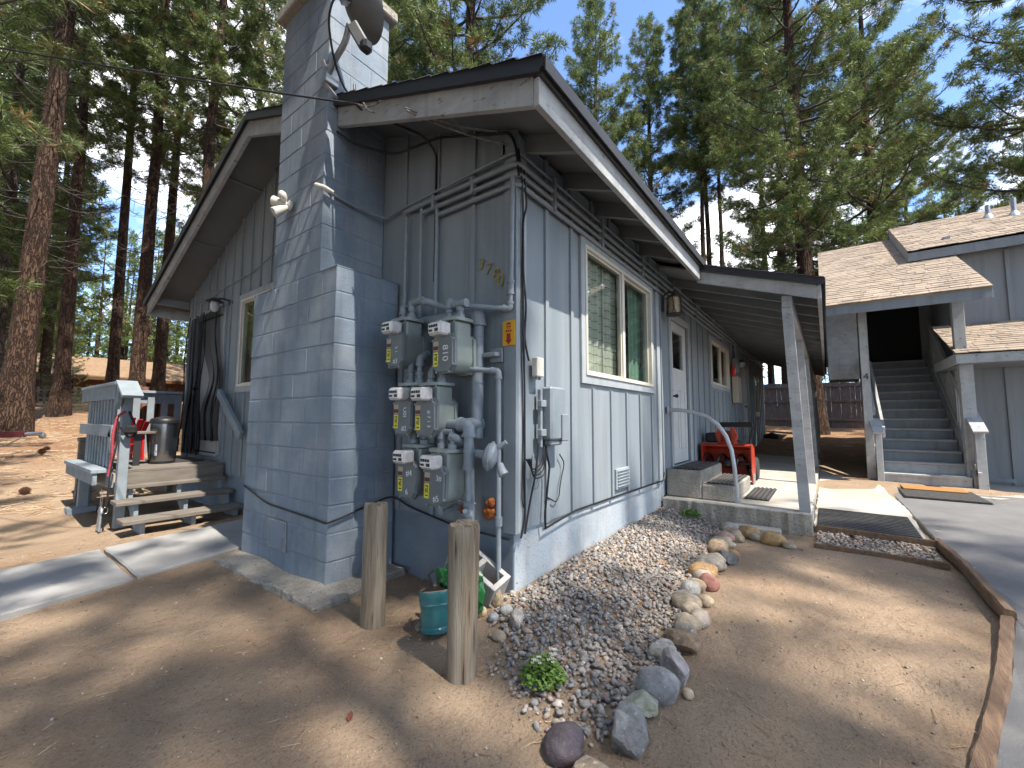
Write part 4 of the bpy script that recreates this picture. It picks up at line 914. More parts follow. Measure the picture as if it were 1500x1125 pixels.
# ---- dog leash hung on the deck post
ls = thing('dog_leash', 'red and black dog leash hanging on the deck corner post', 'leash', (DX-.06, DY0-.12, 0))
mb = MB(); mb.tube(fillet([(.06, -.03, 1.36), (-.01, -.05, 1.30), (-.04, -.06, 1.10), (-.03, -.07, .86), (-.05, -.06, .64)], .08), .014, 6); mb.build('strap', M['leash'], ls)
mb = MB(); mb.tube(fillet([(.09, -.04, 1.36), (.14, -.06, 1.22), (.17, -.05, 1.10), (.10, -.06, 1.05), (.02, -.06, 1.18)], .05), .012, 6); mb.tube(fillet([(-.01, -.07, 1.28), (.00, -.08, 1.0), (-.035, -.075, .72), (-.045, -.07, .40), (-.05, -.07, .30)], .06), .009, 6); mb.build('cord', M['fabricblack'], ls)
mb = MB(); mb.box((.06, -.10, 1.10), (.16, -.05, 1.20), .02); mb.build('pouch', M['fabricblack'], ls)
mb = MB(); mb.tube([(-.05+.02*math.sin(a), -.07, .27+.035*math.cos(a)) for a in [i*.45 for i in range(15)]], .005, 6); mb.build('clip', M['steel'], ls)
# ---- hanging metal tool below the deck
tl = thing('hanging_shears', 'steel hand shears hanging on strings below the deck edge', 'shears', (DX-.12, DY0-.02, 0))
for s, yy in ((-1, -.03), (1, .05)):
    mb = MB(); mb.tube([(0, yy, .48), (.0, yy, .26)], .0025, 5); mb.build('string', M['cablegrey'], tl)
    mb = MB(); mb.bar((0, yy*.5, .27), (-.01, yy*.5+s*.035, .02), .02, .045, .006, up=(0, 1, 0)); mb.build('blade', M['galv'], tl)
mb = MB(); mb.tube([(0, .01+.06*math.cos(a), .22+.06*math.sin(a)) for a in [i*.26 for i in range(13)]], .014, 8); mb.build('spring', M['galv'], tl, smooth=50)
# ---- trailer tongue at the left edge
tt = thing('trailer_tongue', 'dark trailer drawbar with a yellow reflector reaching in from the left edge', 'trailer', (-1.35, 11.0, H(-1.35, 11.0)))
tt.rotation_euler.z = rad(185)
mb = MB(); mb.bar((0, 0, .46), (2.4, 0, .42), .09, .12, .006); mb.build('drawbar', M['maroon'], tt)
mb = MB(); mb.bar((.9, .05, .45), (2.4, .6, .42), .07, .10, .006); mb.bar((2.0, .0, .42), (2.0, .0, -.05), .06, .06); mb.build('frame', M['maroon'], tt)
mb = MB(); mb.box((-.22, -.05, .42), (.05, .05, .50), .02); mb.lathe([(.01, .36), (.05, .38), (.06, .42), (.03, .47)], 12, Matrix.Translation((-.22, 0, 0))); mb.build('coupler', M['galv'], tt, smooth=50)
mb = MB(); mb.box((.55, .048, .42), (.85, .056, .49), .002); mb.build('reflector', M['yellow'], tt)
mb = MB(); mb.tube(sag((.05, .05, .42), (.7, .05, .40), .17), .01, 6); mb.build('chain', M['cablegrey'], tt)

# ------------------------------------------------------------------ gas meters and piping on the gable wall
def meter(y, z, label, chalk, xf=-.36):
    m = thing('gas_meter', label, 'gas meter', (xf, y, z), 0, 'gas meters on the gable wall')
    # local: front face at x=0 looking -X, body runs to +X, centre of front at origin
    w2, d = .105, .21; MT = M[('meter', 'meter_b', 'meter_c')[len(label) % 3]]
    oc = [(-w2, -.085), (-w2+.04, -.135), (w2-.04, -.135), (w2, -.085), (w2, .10), (w2-.035, .135), (-w2+.035, .135), (-w2, .10)]
    mb = MB(); mb.prism([(u*.93, v*.93) for u, v in oc], lambda u, v, w_: (-.012+.012*w_, u*(.96 if w_ == 0 else 1), v*(.96 if w_ == 0 else 1))); mb.prism(oc, lambda u, v, w_: (.001+.026*w_, u, v)); mb.build('front_cover', M['meterface'], m)
    prof = [(-w2*.86, .12)]+[(-w2*.9*math.cos(t), -.035-.095*math.sin(t)) for t in [i*math.pi/12 for i in range(13)]]+[(w2*.86, .12)]
    mb = MB(); mb.prism(prof, lambda u, v, w_: (.028+(d-.056)*w_, u, v)); mb.build('body', MT, m, smooth=35)
    mb = MB(); mb.prism(oc, lambda u, v, w_: (d-.027+.026*w_, u, v)); mb.build('rear_cover', MT, m)
    mb = MB(); mb.box((.035, -w2*.84, .08), (d-.03, w2*.84, .222), .012); mb.build('neck', MT, m)
    tp = [(.02+.085+(.10 if abs(c) else .10)*math.copysign(abs(c)**.5, c), .115*math.copysign(abs(s)**.5, s)) for c, s in [(math.cos(i*math.pi/10), math.sin(i*math.pi/10)) for i in range(20)]]
    mb = MB(); mb.prism(tp, lambda u, v, w_: (u, v, .222+.022*w_)); mb.build('top_flange', MT, m, smooth=35)
    for k, (u, v) in enumerate(oc):
        for xx in (.004, d-.01):
            mb = MB(); mb.lathe([(.008, -.008), (.008, .02)], 6, Matrix.Translation((xx-.008, u*.93, v*.93)) @ Matrix.Rotation(rad(90), 4, 'Y')); mb.build('bolt', MT, m)
    for yy in (-.07, .0, .07):
        mb = MB(); mb.lathe([(.009, 0), (.009, .022)], 6, Matrix.Translation((.03, yy, .208))); mb.build('bolt', MT, m)
    for yy in (-.052, .052):
        mb = MB(); mb.lathe([(.022, .24), (.034, .245), (.034, .275), (.022, .28), (.022, .30), (.028, .305), (.028, .325), (.02, .33)], 12, Matrix.Translation((.105, yy, 0))); mb.build('union_nut', M['pipe'], m, smooth=40)
    # index box with clear cover
    ib = MB(); ib.box((-.085, -.062, .115), (.015, .062, .205), .012); ix = ib.build('index_box', M['clearplastic'], m)
    mb = MB(); mb.box((-.089, -.052, .13), (-.086, .052, .192), .001); mb.build('dial_plate', M['white'], ix)
    for k in range(4):
        mb = MB(); mb.box((-.0925, .036-.022*k-.008, .165), (-.0895, .036-.022*k+.008, .183), 0); mb.build('dial', M['black'], ix)
    mb = MB(); mb.box((-.0925, .012, .138), (-.0895, .044, .152), 0); mb.box((-.0925, -.044, .136), (-.0895, -.012, .156), 0); mb.build('dial_print', M['black'], ix)
    # stickers (left part of the front cover)
    mb = MB(); mb.box((-.0145, .035, .02), (-.0125, .085, .085), 0); mb.build('sticker', M['beige'], m)
    mb = MB(); mb.box((-.0165, .036, .026), (-.0147, .084, .052), 0); mb.build('sticker', M['maroon'], m)
    yt = MB(); yt.box((-.0145, .038, -.085), (-.0125, .083, .012), 0); yo = yt.build('tag', M['yellow'], m)
    for q in ((.048, -.07, .072, -.062), (.05, -.05, .056, -.01), (.062, -.045, .072, -.02), (.046, -.008, .075, .0)):
        mb = MB(); mb.box((-.0155, q[0], q[1]), (-.0147, q[2], q[3]), 0); mb.build('tag_print', M['black'], yo)
    m.rotation_euler = ((len(label) % 5-2)*.008, (len(label) % 3-1)*.010, (len(label) % 7-3)*.014)
    for (tx, yy, zz, sz, rot_) in chalk:
        o = text('chalk_mark', tx, sz, M['chalk'], m, face_M((-.0135, yy, zz), (0, -1, 0), (0, 0, 1)), .0006); o.rotation_euler.rotate_axis('Z', rad(rot_))
    return m
meter(.846, 1.80, 'gas meter of the top row beside the chimney', [('#3', -.02, -.085, .05, 0), ('5 1', -.03, .0, .04, -90)])
meter(.335, 1.73, 'gas meter of the top row chalked 810', [('810', -.03, .0, .075, -90)])
meter(.740, 1.308, 'gas meter of the middle row partly hidden by its neighbour', [('U0I', -.035, .03, .05, -90), ('#2', -.03, -.085, .05, 0)])
meter(.500, 1.300, 'gas meter of the middle row in full view', [('# 7 1 3', -.045, -.01, .04, -90)])
meter(.675, .868, 'gas meter of the bottom row chalked with a 4 and a 6', [('#4', -.03, .045, .06, 5), ('6', -.01, -.085, .055, 0)])
meter(.398, .848, 'gas meter of the bottom row chalked with a 5', [('3#', -.05, .055, .05, 0), ('#5', -.03, -.08, .055, 10)])
# piping
GP = thing('gas_piping', 'grey painted gas pipes joining the meters on the gable wall', 'pipes')
def pipe(pts, r, fit=True, name='pipe', mat='pipe', fr=.03, ends=True):
    mb = MB(); mb.tube(fillet(pts, fr), r, 12); o = mb.build(name, M[mat], GP, smooth=50)
    if fit:
        for i in range(1, len(pts)-1):
            a, b, c = Vector(pts[i-1]), Vector(pts[i]), Vector(pts[i+1]); d1 = (a-b).normalized(); d2 = (c-b).normalized(); k = r*1.5
            mb = MB(); mb.tube(fillet([b+d1*k*1.5, b, b+d2*k*1.5], k), r*1.28, 12)
            for d in (d1, d2): mb.tube([b+d*k*1.25, b+d*(k*1.25+.018)], r*1.5, 12)
            mb.build('elbow', M[mat], GP, smooth=50)
    return o
def tee(p, ax, r, L=.05):
    p = Vector(p); ax = Vector(ax).normalized(); mb = MB(); mb.tube([p-ax*L, p+ax*L], r*1.3, 12)
    for s in (-1, 1): mb.tube([p+ax*s*(L-.012), p+ax*s*(L+.006)], r*1.5, 12)
    mb.build('tee', M['pipe'], GP, smooth=50)
XM = -.255
tee((XM, .283, 2.085), (0, 1, 0), .02)
pipe([(XM, .33, 2.085), (-.055, .008, 2.05), (-.05, .004, 2.2), (-.045, -.004, 3.02)], .017)
pipe([(XM, .387, 2.05), (XM, .387, 2.12), (-.10, .50, 2.11), (-.09, .26, 2.05)][:3], .022)
pipe([(-.095, 1.12, 2.06), (-.095, .262, 2.05), (-.095, .262, 1.16)], .042, fr=.09)
for z in (1.88, 1.55): mb = MB(); mb.lathe([(.047, -.006), (.047, .006)], 16, Matrix.Translation((-.095, .262, z))); mb.build('collar', M['pipe'], GP, smooth=50)
mb = MB(); mb.box((-.10, .10, 1.725), (-.05, .30, 1.755), .004); mb.box((-.035, .09, 1.69), (-.018, .20, 1.79), .004); mb.build('pipe_strap', M['pipe'], GP)
pipe([(-.095, .262, 1.26), (-.16, .262, 1.255), (-.16, .31, 1.25), (-.16, .40, 1.25)][:3], .036)
pipe([(-.22, .42, 1.255), (-.22, .225, 1.255), (-.22, .225, 1.02)], .034, fr=.06)
pipe([(-.22, .225, 1.06), (-.22, .225, .40), (-.16, .225, .12)][:2], .020); tee((-.22, .225, 1.02), (0, 0, 1), .028, .06)
pipe([(XM, .794, 2.11), (XM, .794, 2.18), (XM, .60, 2.15), (-.10, .52, 2.10)], .020); tee((XM, .72, 2.172), (0, 1, 0), .02)
pipe([(XM, .898, 2.11), (XM, .898, 2.15), (-.10, .95, 2.15), (-.06, 1.13, 2.16), (-.05, 1.145, 2.30)], .019)
pipe([(-.05, 1.14, 2.2), (-.05, 1.14, 3.03)], .015, False); pipe([(-.05, .945, 2.12), (-.05, .948, 3.05)], .015, False); pipe([(-.05, .757, 2.1), (-.05, .758, 2.99)], .015, False)
pipe([(XM, .50, 1.665), (-.11, .062, 1.615), (-.10, .058, .15)], .018, fr=.03); pipe([(XM, .448, 1.60), (XM, .448, 1.66)], .02, False); tee((XM, .435, 1.662), (0, 1, 0), .02)
pipe([(XM, .552, 1.61), (XM, .552, 1.64), (-.12, .60, 1.66), (-.11, .262, 1.62)], .022)
pipe([(XM, .688, 1.62), (XM, .688, 1.74), (-.16, .70, 1.78), (-.10, .80, 1.80)], .022)
pipe([(XM, .792, 1.62), (XM, .792, 1.70), (-.12, .82, 1.72), (-.10, .90, 2.0)], .020)
pipe([(XM, .346, 1.16), (XM, .346, 1.19), (-.20, .20, 1.20), (-.06, .345, 1.02)][:2], .02)
pipe([(XM, .45, 1.155), (XM, .45, 1.24)], .034, False)
pipe([(XM, .50, 1.20), (XM, .340, 1.205), (-.13, .338, 1.02), (-.06, .338, .98), (-.06, .338, .60)][:2], .019, False)
pipe([(XM, .335, 1.03+.14), (XM, .295, 1.03+.13), (-.12, .295, 1.12), (-.10, .295, .55)], .022)
pipe([(XM, .623, 1.18), (XM, .623, 1.24), (-.12, .66, 1.25)], .022); pipe([(XM, .727, 1.18), (XM, .727, 1.23), (-.12, .76, 1.24)], .022)
pipe([(-.09, .98, 2.0), (-.09, .98, .85), (-.04, .98, .8)][:2], .025, False); pipe([(-.16, .90, 1.63), (-.10, .98, 1.64), (-.09, .98, 1.5)], .019)
pipe([(-.28, .42, .70), (-.28, .42, .655), (-.10, .455, .665), (.02, .47, .67)], .017, mat='pipe')
def blob(r, seed, amp, M_=None, sub=3):
    import bmesh
    bm = bmesh.new(); bmesh.ops.create_icosphere(bm, subdivisions=sub, radius=1); vs = []
    for v in bm.verts:
        n_ = mnoise.noise(v.co*1.6+Vector((seed*7.3, seed*1.7, 0)))+.5*mnoise.noise(v.co*3.7+Vector((seed*3.1, 0, seed)))
        c = v.co*(1+amp*n_); vs.append(Vector((c.x*r[0], c.y*r[1], c.z*r[2])))
    fs = [tuple(v.index for v in f.verts) for f in bm.faces]; bm.free()
    if M_ is not None: vs = [M_ @ v for v in vs]
    return vs, fs
for i, (y, z, r_) in enumerate(((.455, .665, .05), (.185, .715, .034), (.20, .645, .045))):
    mb = MB(); mb.add(*blob((.035, r_, r_), i+3, .35, Matrix.Translation((-.03, y, z)))); mb.build('expanding_foam', M['rust'], GP, smooth=50)
mb = MB(); mb.lathe([(.02, -.05), (.034, -.045), (.034, -.01), (.024, 0), (.034, .01), (.034, .045), (.02, .05)], 12, Matrix.Translation((-.22, .225, .70))); mb.tube([(-.22, .225, .70), (-.29, .19, .70)], .014, 8); mb.box((-.25, .14, .742), (-.235, .30, .752), .002); mb.build('valve', M['pipe'], GP, smooth=45)
mb = MB(); mb.lathe([(.026, -.03), (.026, .03)], 12, Matrix.Translation((-.102, .059, .62))); mb.build('collar', M['pipe'], GP, smooth=50)
# pressure regulator: disc body with side arms
rgl = thing('gas_regulator', 'round grey pressure regulator with vent below the yellow sign', 'regulator', (-.22, .035, 1.055)); rgl.scale = (.92, .92, .92)
Rg = Matrix.Rotation(rad(-62), 4, 'Z') @ Matrix.Rotation(rad(-78), 4, 'Y')
mb = MB(); mb.lathe([(.05, -.045), (.085, -.03), (.095, -.008), (.106, -.006), (.106, .006), (.095, .008), (.085, .03), (.04, .05)], 26, Rg); mb.build('diaphragm_case', M['pipe'], rgl, smooth=35)
mb = MB(); mb.tube([(.04, .16, .01), (.02, .06, .0), (.0, .0, -.01)], [.03, .034, .03], 10); mb.build('inlet_arm', M['pipe'], rgl, smooth=50)
mb = MB(); mb.tube([(.02, -.07, -.055), (.0, -.10, -.09), (.0, -.12, -.12)], [.024, .030, .036], 12); mb.build('vent', M['pipe'], rgl, smooth=50)
mb = MB(); mb.tube([(.03, -.05, .06), (.05, -.10, .10)], .018, 10); mb.build('cap', M['pipe'], rgl, smooth=50)
# ---- yellow sign with red arrow
sg = thing('arrow_sign', 'small yellow sign with a red down arrow on the house corner', 'sign', (-.03, .0, 1.885))
mb = MB(); mb.box((-.004, -.02, -.085), (0, .088, .09), .001); mb.build('plate', M['signyellow'], sg)
mb = MB(); mb.prism([(.017, .0), (.051, .0), (.051, -.045), (.064, -.045), (.034, -.078), (.004, -.045), (.017, -.045)], lambda u, v, w_: (-.0055+.001*w_, u, v)); mb.build('arrow', M['red'], sg)
mb = MB()
for q in ((.014, .062, .054, .073), (.026, .072, .042, .078), (.016, .040, .026, .055), (.030, .040, .036, .055), (.042, .040, .052, .055), (.018, .031, .050, .034), (.008, .010, .022, .024), (.026, .010, .042, .024), (.046, .010, .060, .024)): mb.box((-.0055, q[0], q[1]), (-.0045, q[2], q[3]), 0)
mb.build('lettering', M['red'], sg)
# ------------------------------------------------------------------ conduits round the corner under the eave
CN = thing('conduit_run', 'bundle of grey conduits wrapping the house corner under the eave', 'conduit')
for i, (z, d, r_, yend, far) in enumerate(((3.175, .045, .017, 1.44, 14.2), (3.085, .05, .021, 1.15, 14.2), (3.015, .045, .019, .95, 14.2), (2.945, .04, .019, .75, 7.0))):
    ye = yend if i else 1.44
    pts = [(-d, ye, z+(.0 if i else -.0)), (-d, .10, z), (-d, -d, z), (.10, -d, z), (far, -d, z-.02)]
    if i == 0: pts = [(-.60-.03, 1.50, 3.16), (-.35, 1.49, 3.12), (-.05, 1.44, 3.10), (-d, 1.30, 3.13), (-d, .10, z), (-d, -d, z), (.10, -d, z), (far, -d, z-.02)]
    mb = MB(); mb.tube(fillet(pts, .06, 5), r_ if i else .012, 10); mb.build('conduit', M['conduit'], CN, smooth=50)
for x in (.42, 1.3, 2.4, 3.6, 4.9): mb = MB(); mb.box((x, -.075, 2.93), (x+.03, -.026, 3.2), .004); mb.build('clamp', M['conduit'], CN)
for y in (.35, .78): mb = MB(); mb.box((-.075, y, 2.99), (-.022, y+.03, 3.12), .004); mb.build('clamp', M['conduit'], CN)
# ---- loose black cables
CBL = thing('cable_run', 'loose black cables draped along the house corner and eave', 'cable')
def cable(pts, r=.006, mat='cable', n=6): mb = MB(); mb.tube(fillet(pts, .10, 5), r, n); return mb.build('cable', M[mat], CBL, smooth=60)
cable([(-.50, 1.52, 3.72), (-.42, 1.42, 3.62), (-.12, 1.24, 3.60), (-.02, .8, soff(.8)-.04), (-.02, .3, soff(.3)-.035), (-.04, .02, soff(0)-.04), (-.05, -.04, 3.2), (-.03, -.045, 3.0)], .010)
cable([(-.52, 1.25, 4.0), (-.53, 1.22, 3.78), (-.40, 1.0, 3.66), (-.12, .86, 3.62), (-.03, .80, 3.50), (-.028, .80, 2.4)], .010)
cable([(-.03, -.045, 3.2), (.0, -.055, 2.95), (.035, -.04, 2.75), (.04, -.038, 2.0), (.055, -.04, 1.5), (.06, -.04, .60), (.02, -.035, .50)], .008)
cable([(.02, -.05, 3.1), (.05, -.06, 2.8), (.02, -.05, 2.7), (.03, -.045, 2.3), (.075, -.04, 2.1), (.05, -.04, 1.85), (.09, -.05, 1.70)], .008)
cable([(.03, -.04, 2.9), (.02, -.032, 1.9), (.05, -.034, 1.2), (.03, -.034, .75), (.06, -.034, .68), (.05, -.032, 1.0)], .004)
cable([(.30, -.06, 1.10), (.30, -.07, 1.02), (.33, -.07, .95), (.31, -.04, .60), (.33, -.035, .50)], .009)
cable([(.20, -.06, 1.12), (.16, -.06, .9), (.11, -.045, .72), (.06, -.04, .52)], .008)
for k in range(4): cable([(.27, -.06, 1.1), (.24+.02*k, -.06, .98-.03*k), (.14, -.05, .93-.02*k), (.06+.02*k, -.05, 1.02)], .005)
cable([(.33, -.03, .50), (.8, -.03, .55), (1.6, -.03, .545), (3.1, -.03, .525), (3.14, -.03, .62)], .008)
cable([(.55, -.025, 1.02), (.62, -.03, .95), (.56, -.025, .8), (.54, -.025, .70), (.50, -.025, .66), (.36, -.025, .72)], .005)
cable([(-.615, 2.70, .66), (-.620, 2.2, .555), (-.622, 1.40, .535), (-.630, 1.262, .532), (-.622, 1.238, .532), (-.50, 1.240, .55), (-.3, 1.243, .60), (-.05, 1.23, .655), (-.03, 1.05, .58), (-.025, .5, .50), (-.025, .03, .49)], .008)
cable([(-.02, 6.4, 3.05), (-.02, 5.4, 3.16), (-.02, 4.2, 3.22), (-.02, 3.4, 3.42)], .008, 'conduit')
# service drop: wire from the upper left with splice at the barge board
SD = thing('overhead_wire', 'overhead service wire crossing the trees to the roof edge', 'wire')
mb = MB(); mb.tube(sag((-9.5, 16.5, 9.2), (-.56, 1.12, 3.74), .35, 24), .008, 6); mb.build('wire', M['cable'], SD)
for a, b in (((-.56, 1.12, 3.74), (-.54, .86, 3.66)), ((-.56, 1.05, 3.72), (-.55, .92, 3.60)), ((-.545, .55, 3.44), (-.06, .02, 3.24)), ((-.55, .56, 3.46), (-.15, .05, 3.30))): 
    mb = MB(); mb.tube(sag(a, b, .03, 8), .007, 6); mb.build('splice', M['cablegrey'], SD)

# ---- utility boxes on the long wall corner
ub = thing('telephone_box', 'large light grey plastic cable box on the sunny wall near the corner', 'utility box', (.38, -.03, 1.33))
mb = MB(); mb.box((-.10, -.09, -.19), (.11, .0, .20), .014); mb.build('body', M['boxgrey'], ub); mb = MB(); mb.box((.035, -.105, -.20), (.125, -.088, -.0), .006); mb.box((-.08, -.07, -.23), (.09, -.01, -.188), .01); mb.build('lower_door', M['boxgrey'], ub)
mb = MB(); mb.box((-.17, -.05, .05), (-.102, -.01, .10), .004); mb.box((-.17, -.05, -.16), (-.102, -.01, -.11), .004); mb.box((-.15, -.03, -.24), (-.125, .0, .18), .003); mb.build('bracket', M['conduit'], ub)
bb = thing('junction_box', 'small beige junction box above the large grey cable box', 'utility box', (.20, -.03, 1.665))
mb = MB(); mb.box((-.045, -.05, -.07), (.045, 0, .07), .006); mb.build('body', M['whiteplastic'], bb); mb = MB(); mb.tube([(-.02, -.025, -.07), (-.02, -.025, -.09)], .01, 8); mb.tube([(.02, -.025, -.07), (.02, -.025, -.09)], .01, 8); mb.build('gland', M['cablegrey'], bb)
# electric box, breaker panel and red alarm on the shaded porch wall
eb = thing('electric_meter_box', 'dim brown electric panel on the porch wall past the small window', 'utility box', (8.5, -.02, 1.95))
mb = MB(); mb.box((-.28, -.12, -.30), (.22, 0, .30), .01); mb.build('panel', M['beige'], eb); mb = MB(); mb.box((-.2, -.1, .42), (.1, 0, .72), .01); mb.tube([(-.05, -.05, .72), (-.05, -.05, 1.1)], .025, 8); mb.build('upper_box', M['boxgrey'], eb); mb = MB(); mb.tube([(-.0, -.03, -.3), (.0, -.03, -1.55)], .012, 8); mb.build('ground_conduit', M['conduit'], eb)
ra = thing('alarm_box', 'small red box with white mark on the porch wall', 'alarm', (8.25, -.03, 2.36)); mb = MB(); mb.box((-.13, -.07, -.11), (.10, 0, .11), .01); mb.build('body', M['redplastic'], ra); mb = MB(); mb.box((-.03, -.074, -.05), (.01, -.071, .05), 0); mb.box((.01, -.074, .035), (.035, -.071, .05), 0); mb.box((.01, -.074, -.008), (.03, -.071, .008), 0); mb.build('mark', M['white'], ra)
pl = thing('porch_lamp', 'small round lamp fixed high on the far porch wall', 'lamp', (9.55, -.03, 2.72)); mb = MB(); mb.lathe([(.05, .0), (.08, -.02), (.07, -.10), (.03, -.14)], 14); mb.build('globe', M['clearplastic'], pl, smooth=50); mb = MB(); mb.lathe([(.03, .05), (.085, .01), (.085, .0)], 14); mb.build('cap', M['black'], pl, smooth=50)
# ---- carriage lantern by the porch door
ln = thing('wall_lantern', 'bronze carriage lantern with amber glass beside the porch door', 'lantern', (3.24, -.02, 2.86))
mb = MB(); mb.box((-.05, -.02, -.16), (.05, .0, .14), .01); mb.tube(fillet([(0, -.02, .05), (0, -.09, .10), (0, -.16, .07)], .04), .012, 8); mb.build('backplate', M['bronze'], ln)
T_ = Matrix.Translation((0, -.16, 0)); mb = MB(); mb.lathe([(.012, .10), (.02, .07), (.03, .06), (.07, .03), (.09, .015), (.088, .005)], 12, T_); mb.lathe([(.10, -.205), (.105, -.215), (.10, -.225), (.05, -.235)], 12, T_)
for k in range(6):
    a = k*math.pi/3; b = a+.5
    mb.tube([(.088*math.cos(a), -.16+.088*math.sin(a), .01), (.10*math.cos(a+.26), -.16+.10*math.sin(a+.26), -.13), (.102*math.cos(a), -.16+.102*math.sin(a), -.21)], .006, 6)
    mb.tube([(.092*math.cos(a), -.16+.092*math.sin(a), -.10), (.104*math.cos(b), -.16+.104*math.sin(b), -.21)], .005, 6)
mb.build('cage', M['bronze'], ln, smooth=45)
mb = MB(); mb.lathe([(.07, .005), (.075, -.1), (.085, -.205), (.04, -.21)], 16, T_); mb.build('glass', M['amberglass'], ln, smooth=60)
# ---- floodlight and sensor on the chimney
fl = thing('flood_light', 'white twin floodlight with motion sensor on the chimney face', 'floodlight', (-.62, 2.03, 3.17)); fl.scale = (.8, .8, .8)
mb = MB(); mb.lathe([(.055, 0), (.055, .02), (.03, .035)], 16, Matrix.Rotation(rad(-90), 4, 'Y')); mb.build('base', M['whiteplastic'], fl, smooth=45)
for s, tgt in ((1, (-.12, .16, .06)), (-1, (-.15, .06, -.12))):
    v = Vector(tgt); q = v.to_track_quat('Z', 'Y').to_matrix().to_4x4(); mb = MB(); mb.lathe([(.018, .03), (.03, .05), (.045, .10), (.055, .17), (.058, .20), (.05, .20)], 16, q); mb.build('lamp_head', M['whiteplastic'], fl, smooth=45)
mb = MB(); mb.lathe([(.02, .0), (.04, .03), (.045, .08), (.02, .11)], 14, Matrix.Translation((-.06, -.0, .03)) @ Matrix.Rotation(rad(-30), 4, 'Y')); mb.build('sensor', M['whiteplastic'], fl, smooth=45)
ss = thing('cable_sensor', 'small white capsule sensor on the chimney edge', 'sensor', (-.63, 1.50, 3.165)); mb = MB(); mb.tube([(-.02, .05, .025), (.02, -.01, .0), (.09, -.03, -.02)], [.018, .022, .016], 10); mb.build('body', M['whiteplastic'], ss, smooth=60)
# ---- satellite dish
dh = thing('satellite_dish', 'grey satellite dish on a bent arm clamped to the chimney', 'satellite dish', (-.61, 1.50, 4.05))
mb = MB(); mb.tube(fillet([(-.02, -.03, .05), (-.03, -.14, .12), (-.03, -.30, .20), (-.04, -.36, .30)], .12), .024, 12); mb.build('arm', M['galv'], dh, smooth=50)
mb = MB(); mb.box((-.06, -.07, -.02), (.06, -.005, .12), .006); mb.bar((-.07, -.03, .16), (.02, -.02, .0), .04, .01); mb.bar((-.05, -.03, -.01), (.14, -.03, -.12), .03, .01); mb.build('foot', M['galv'], dh)
qd = Vector((.86, -.06, .42)).to_track_quat('Z', 'Y').to_matrix().to_4x4(); T2 = Matrix.Translation((-.06, -.36, .50)) @ qd @ Matrix.Diagonal((.60, .68, .8, 1))
mb = MB(); prof = [(.012*1, .0)]+[(r_, .22*r_*r_/.16) for r_ in (.06, .14, .22, .30, .36)]+[(.375, .20), (.36, .205)]+[(r_, .22*r_*r_/.16+.012) for r_ in (.30, .22, .14, .06, .012)]
mb.lathe(prof, 36, T2 @ Matrix.Diagonal((.92, 1.08, 1, 1))); mb.build('reflector', M['dish'], dh, smooth=40)
mb = MB(); mb.box((-.05, -.06, -.08), (.05, .06, .0), .01, T2); mb.build('mount_bracket', M['galv'], dh)
mb = MB(); mb.bar((-.04, -.40, .28), (.01, -.50, .08), .05, .09, .012); mb.build('feed_arm', M['dish'], dh); mb = MB(); mb.box((-.03, -.56, .02), (.05, -.48, .11), .02); mb.build('feed_horn', M['black'], dh)
mb = MB(); mb.tube(fillet([(-.08, -.46, .40), (-.17, -.36, .44), (-.17, -.28, .30), (-.08, -.20, .12), (.10, -.06, .02), (.50, -.02, -.10)], .1), .009, 6); mb.build('cable', M['cable'], dh, smooth=60)
# ------------------------------------------------------------------ porch: steps, rail, snow blower, mats
cs = thing('concrete_steps', 'two tier concrete step block at the porch door', 'steps', (3.3, 0, PZ))
mb = MB(); mb.box((0, -.43, .003), (1.26, -.005, .342), .015); mb.build('upper_step', M['conc_rough'], cs); mb = MB(); mb.box((.0, -.795, .003), (1.262, -.4305, .187), .015); mb.build('lower_step', M['conc_rough'], cs)
def ribmat(name, label, x0, x1, y0, y1, z, along='x', pitch_=.04, gap=.5):
    m = thing(name, label, 'mat', ((x0+x1)/2, (y0+y1)/2, z)); hx, hy = (x1-x0)/2, (y1-y0)/2
    mb = MB(); mb.box((-hx, -hy, 0), (hx, hy, .006)); mb.build('base', M['rubber'], m); mb = MB()
    n = int(2*(hx if along == 'y' else hy)/pitch_)
    for k in range(n):
        t = -(hx if along == 'y' else hy)+pitch_*(k+.25)
        if along == 'y': mb.box((t, -hy+.01, .004), (t+pitch_*gap, hy-.01, .02), .003)
        else: mb.box((-hx+.01, t, .004), (hx-.01, t+pitch_*gap, .02), .003)
    mb.build('ribs', M['rib'], m); return m
ribmat('rubber_mat', 'black rubber mat on the top concrete step', 3.36, 4.45, -.40, -.06, PZ+.345, 'x', .05)
ribmat('rubber_mat', 'ribbed rubber mat on the lower concrete step', 3.40, 4.45, -.77, -.46, PZ+.19, 'x', .05)
ribmat('rubber_mat', 'small ribbed rubber mat on the slab below the steps', 3.66, 4.72, -1.10, -.83, PZ+.002, 'x', .05)
m_ = ribmat('rubber_mat', 'large black ribbed mat on the concrete beside the porch corner', 3.36, 4.38, -2.40, -1.57, .160, 'y', .075, .45); m_.rotation_euler = (0, -.022, 0)
m_ = ribmat('rubber_mat', 'thin black mat under the coir doormat at the wooden stairs', 6.0, 7.1, -3.42, -2.55, .186, 'y', .06, .5)
cm = thing('coir_mat', 'orange brown coir doormat at the foot of the wooden stairs', 'doormat', (6.98, -2.98, .207)); mb = MB(); mb.box((-.22, -.36, 0), (.22, .36, .02), .006); mb.build('mat', M['coir'], cm)
hr = thing('curved_handrail', 'curved white metal pipe handrail beside the porch steps', 'handrail', (3.38, 0, 0))
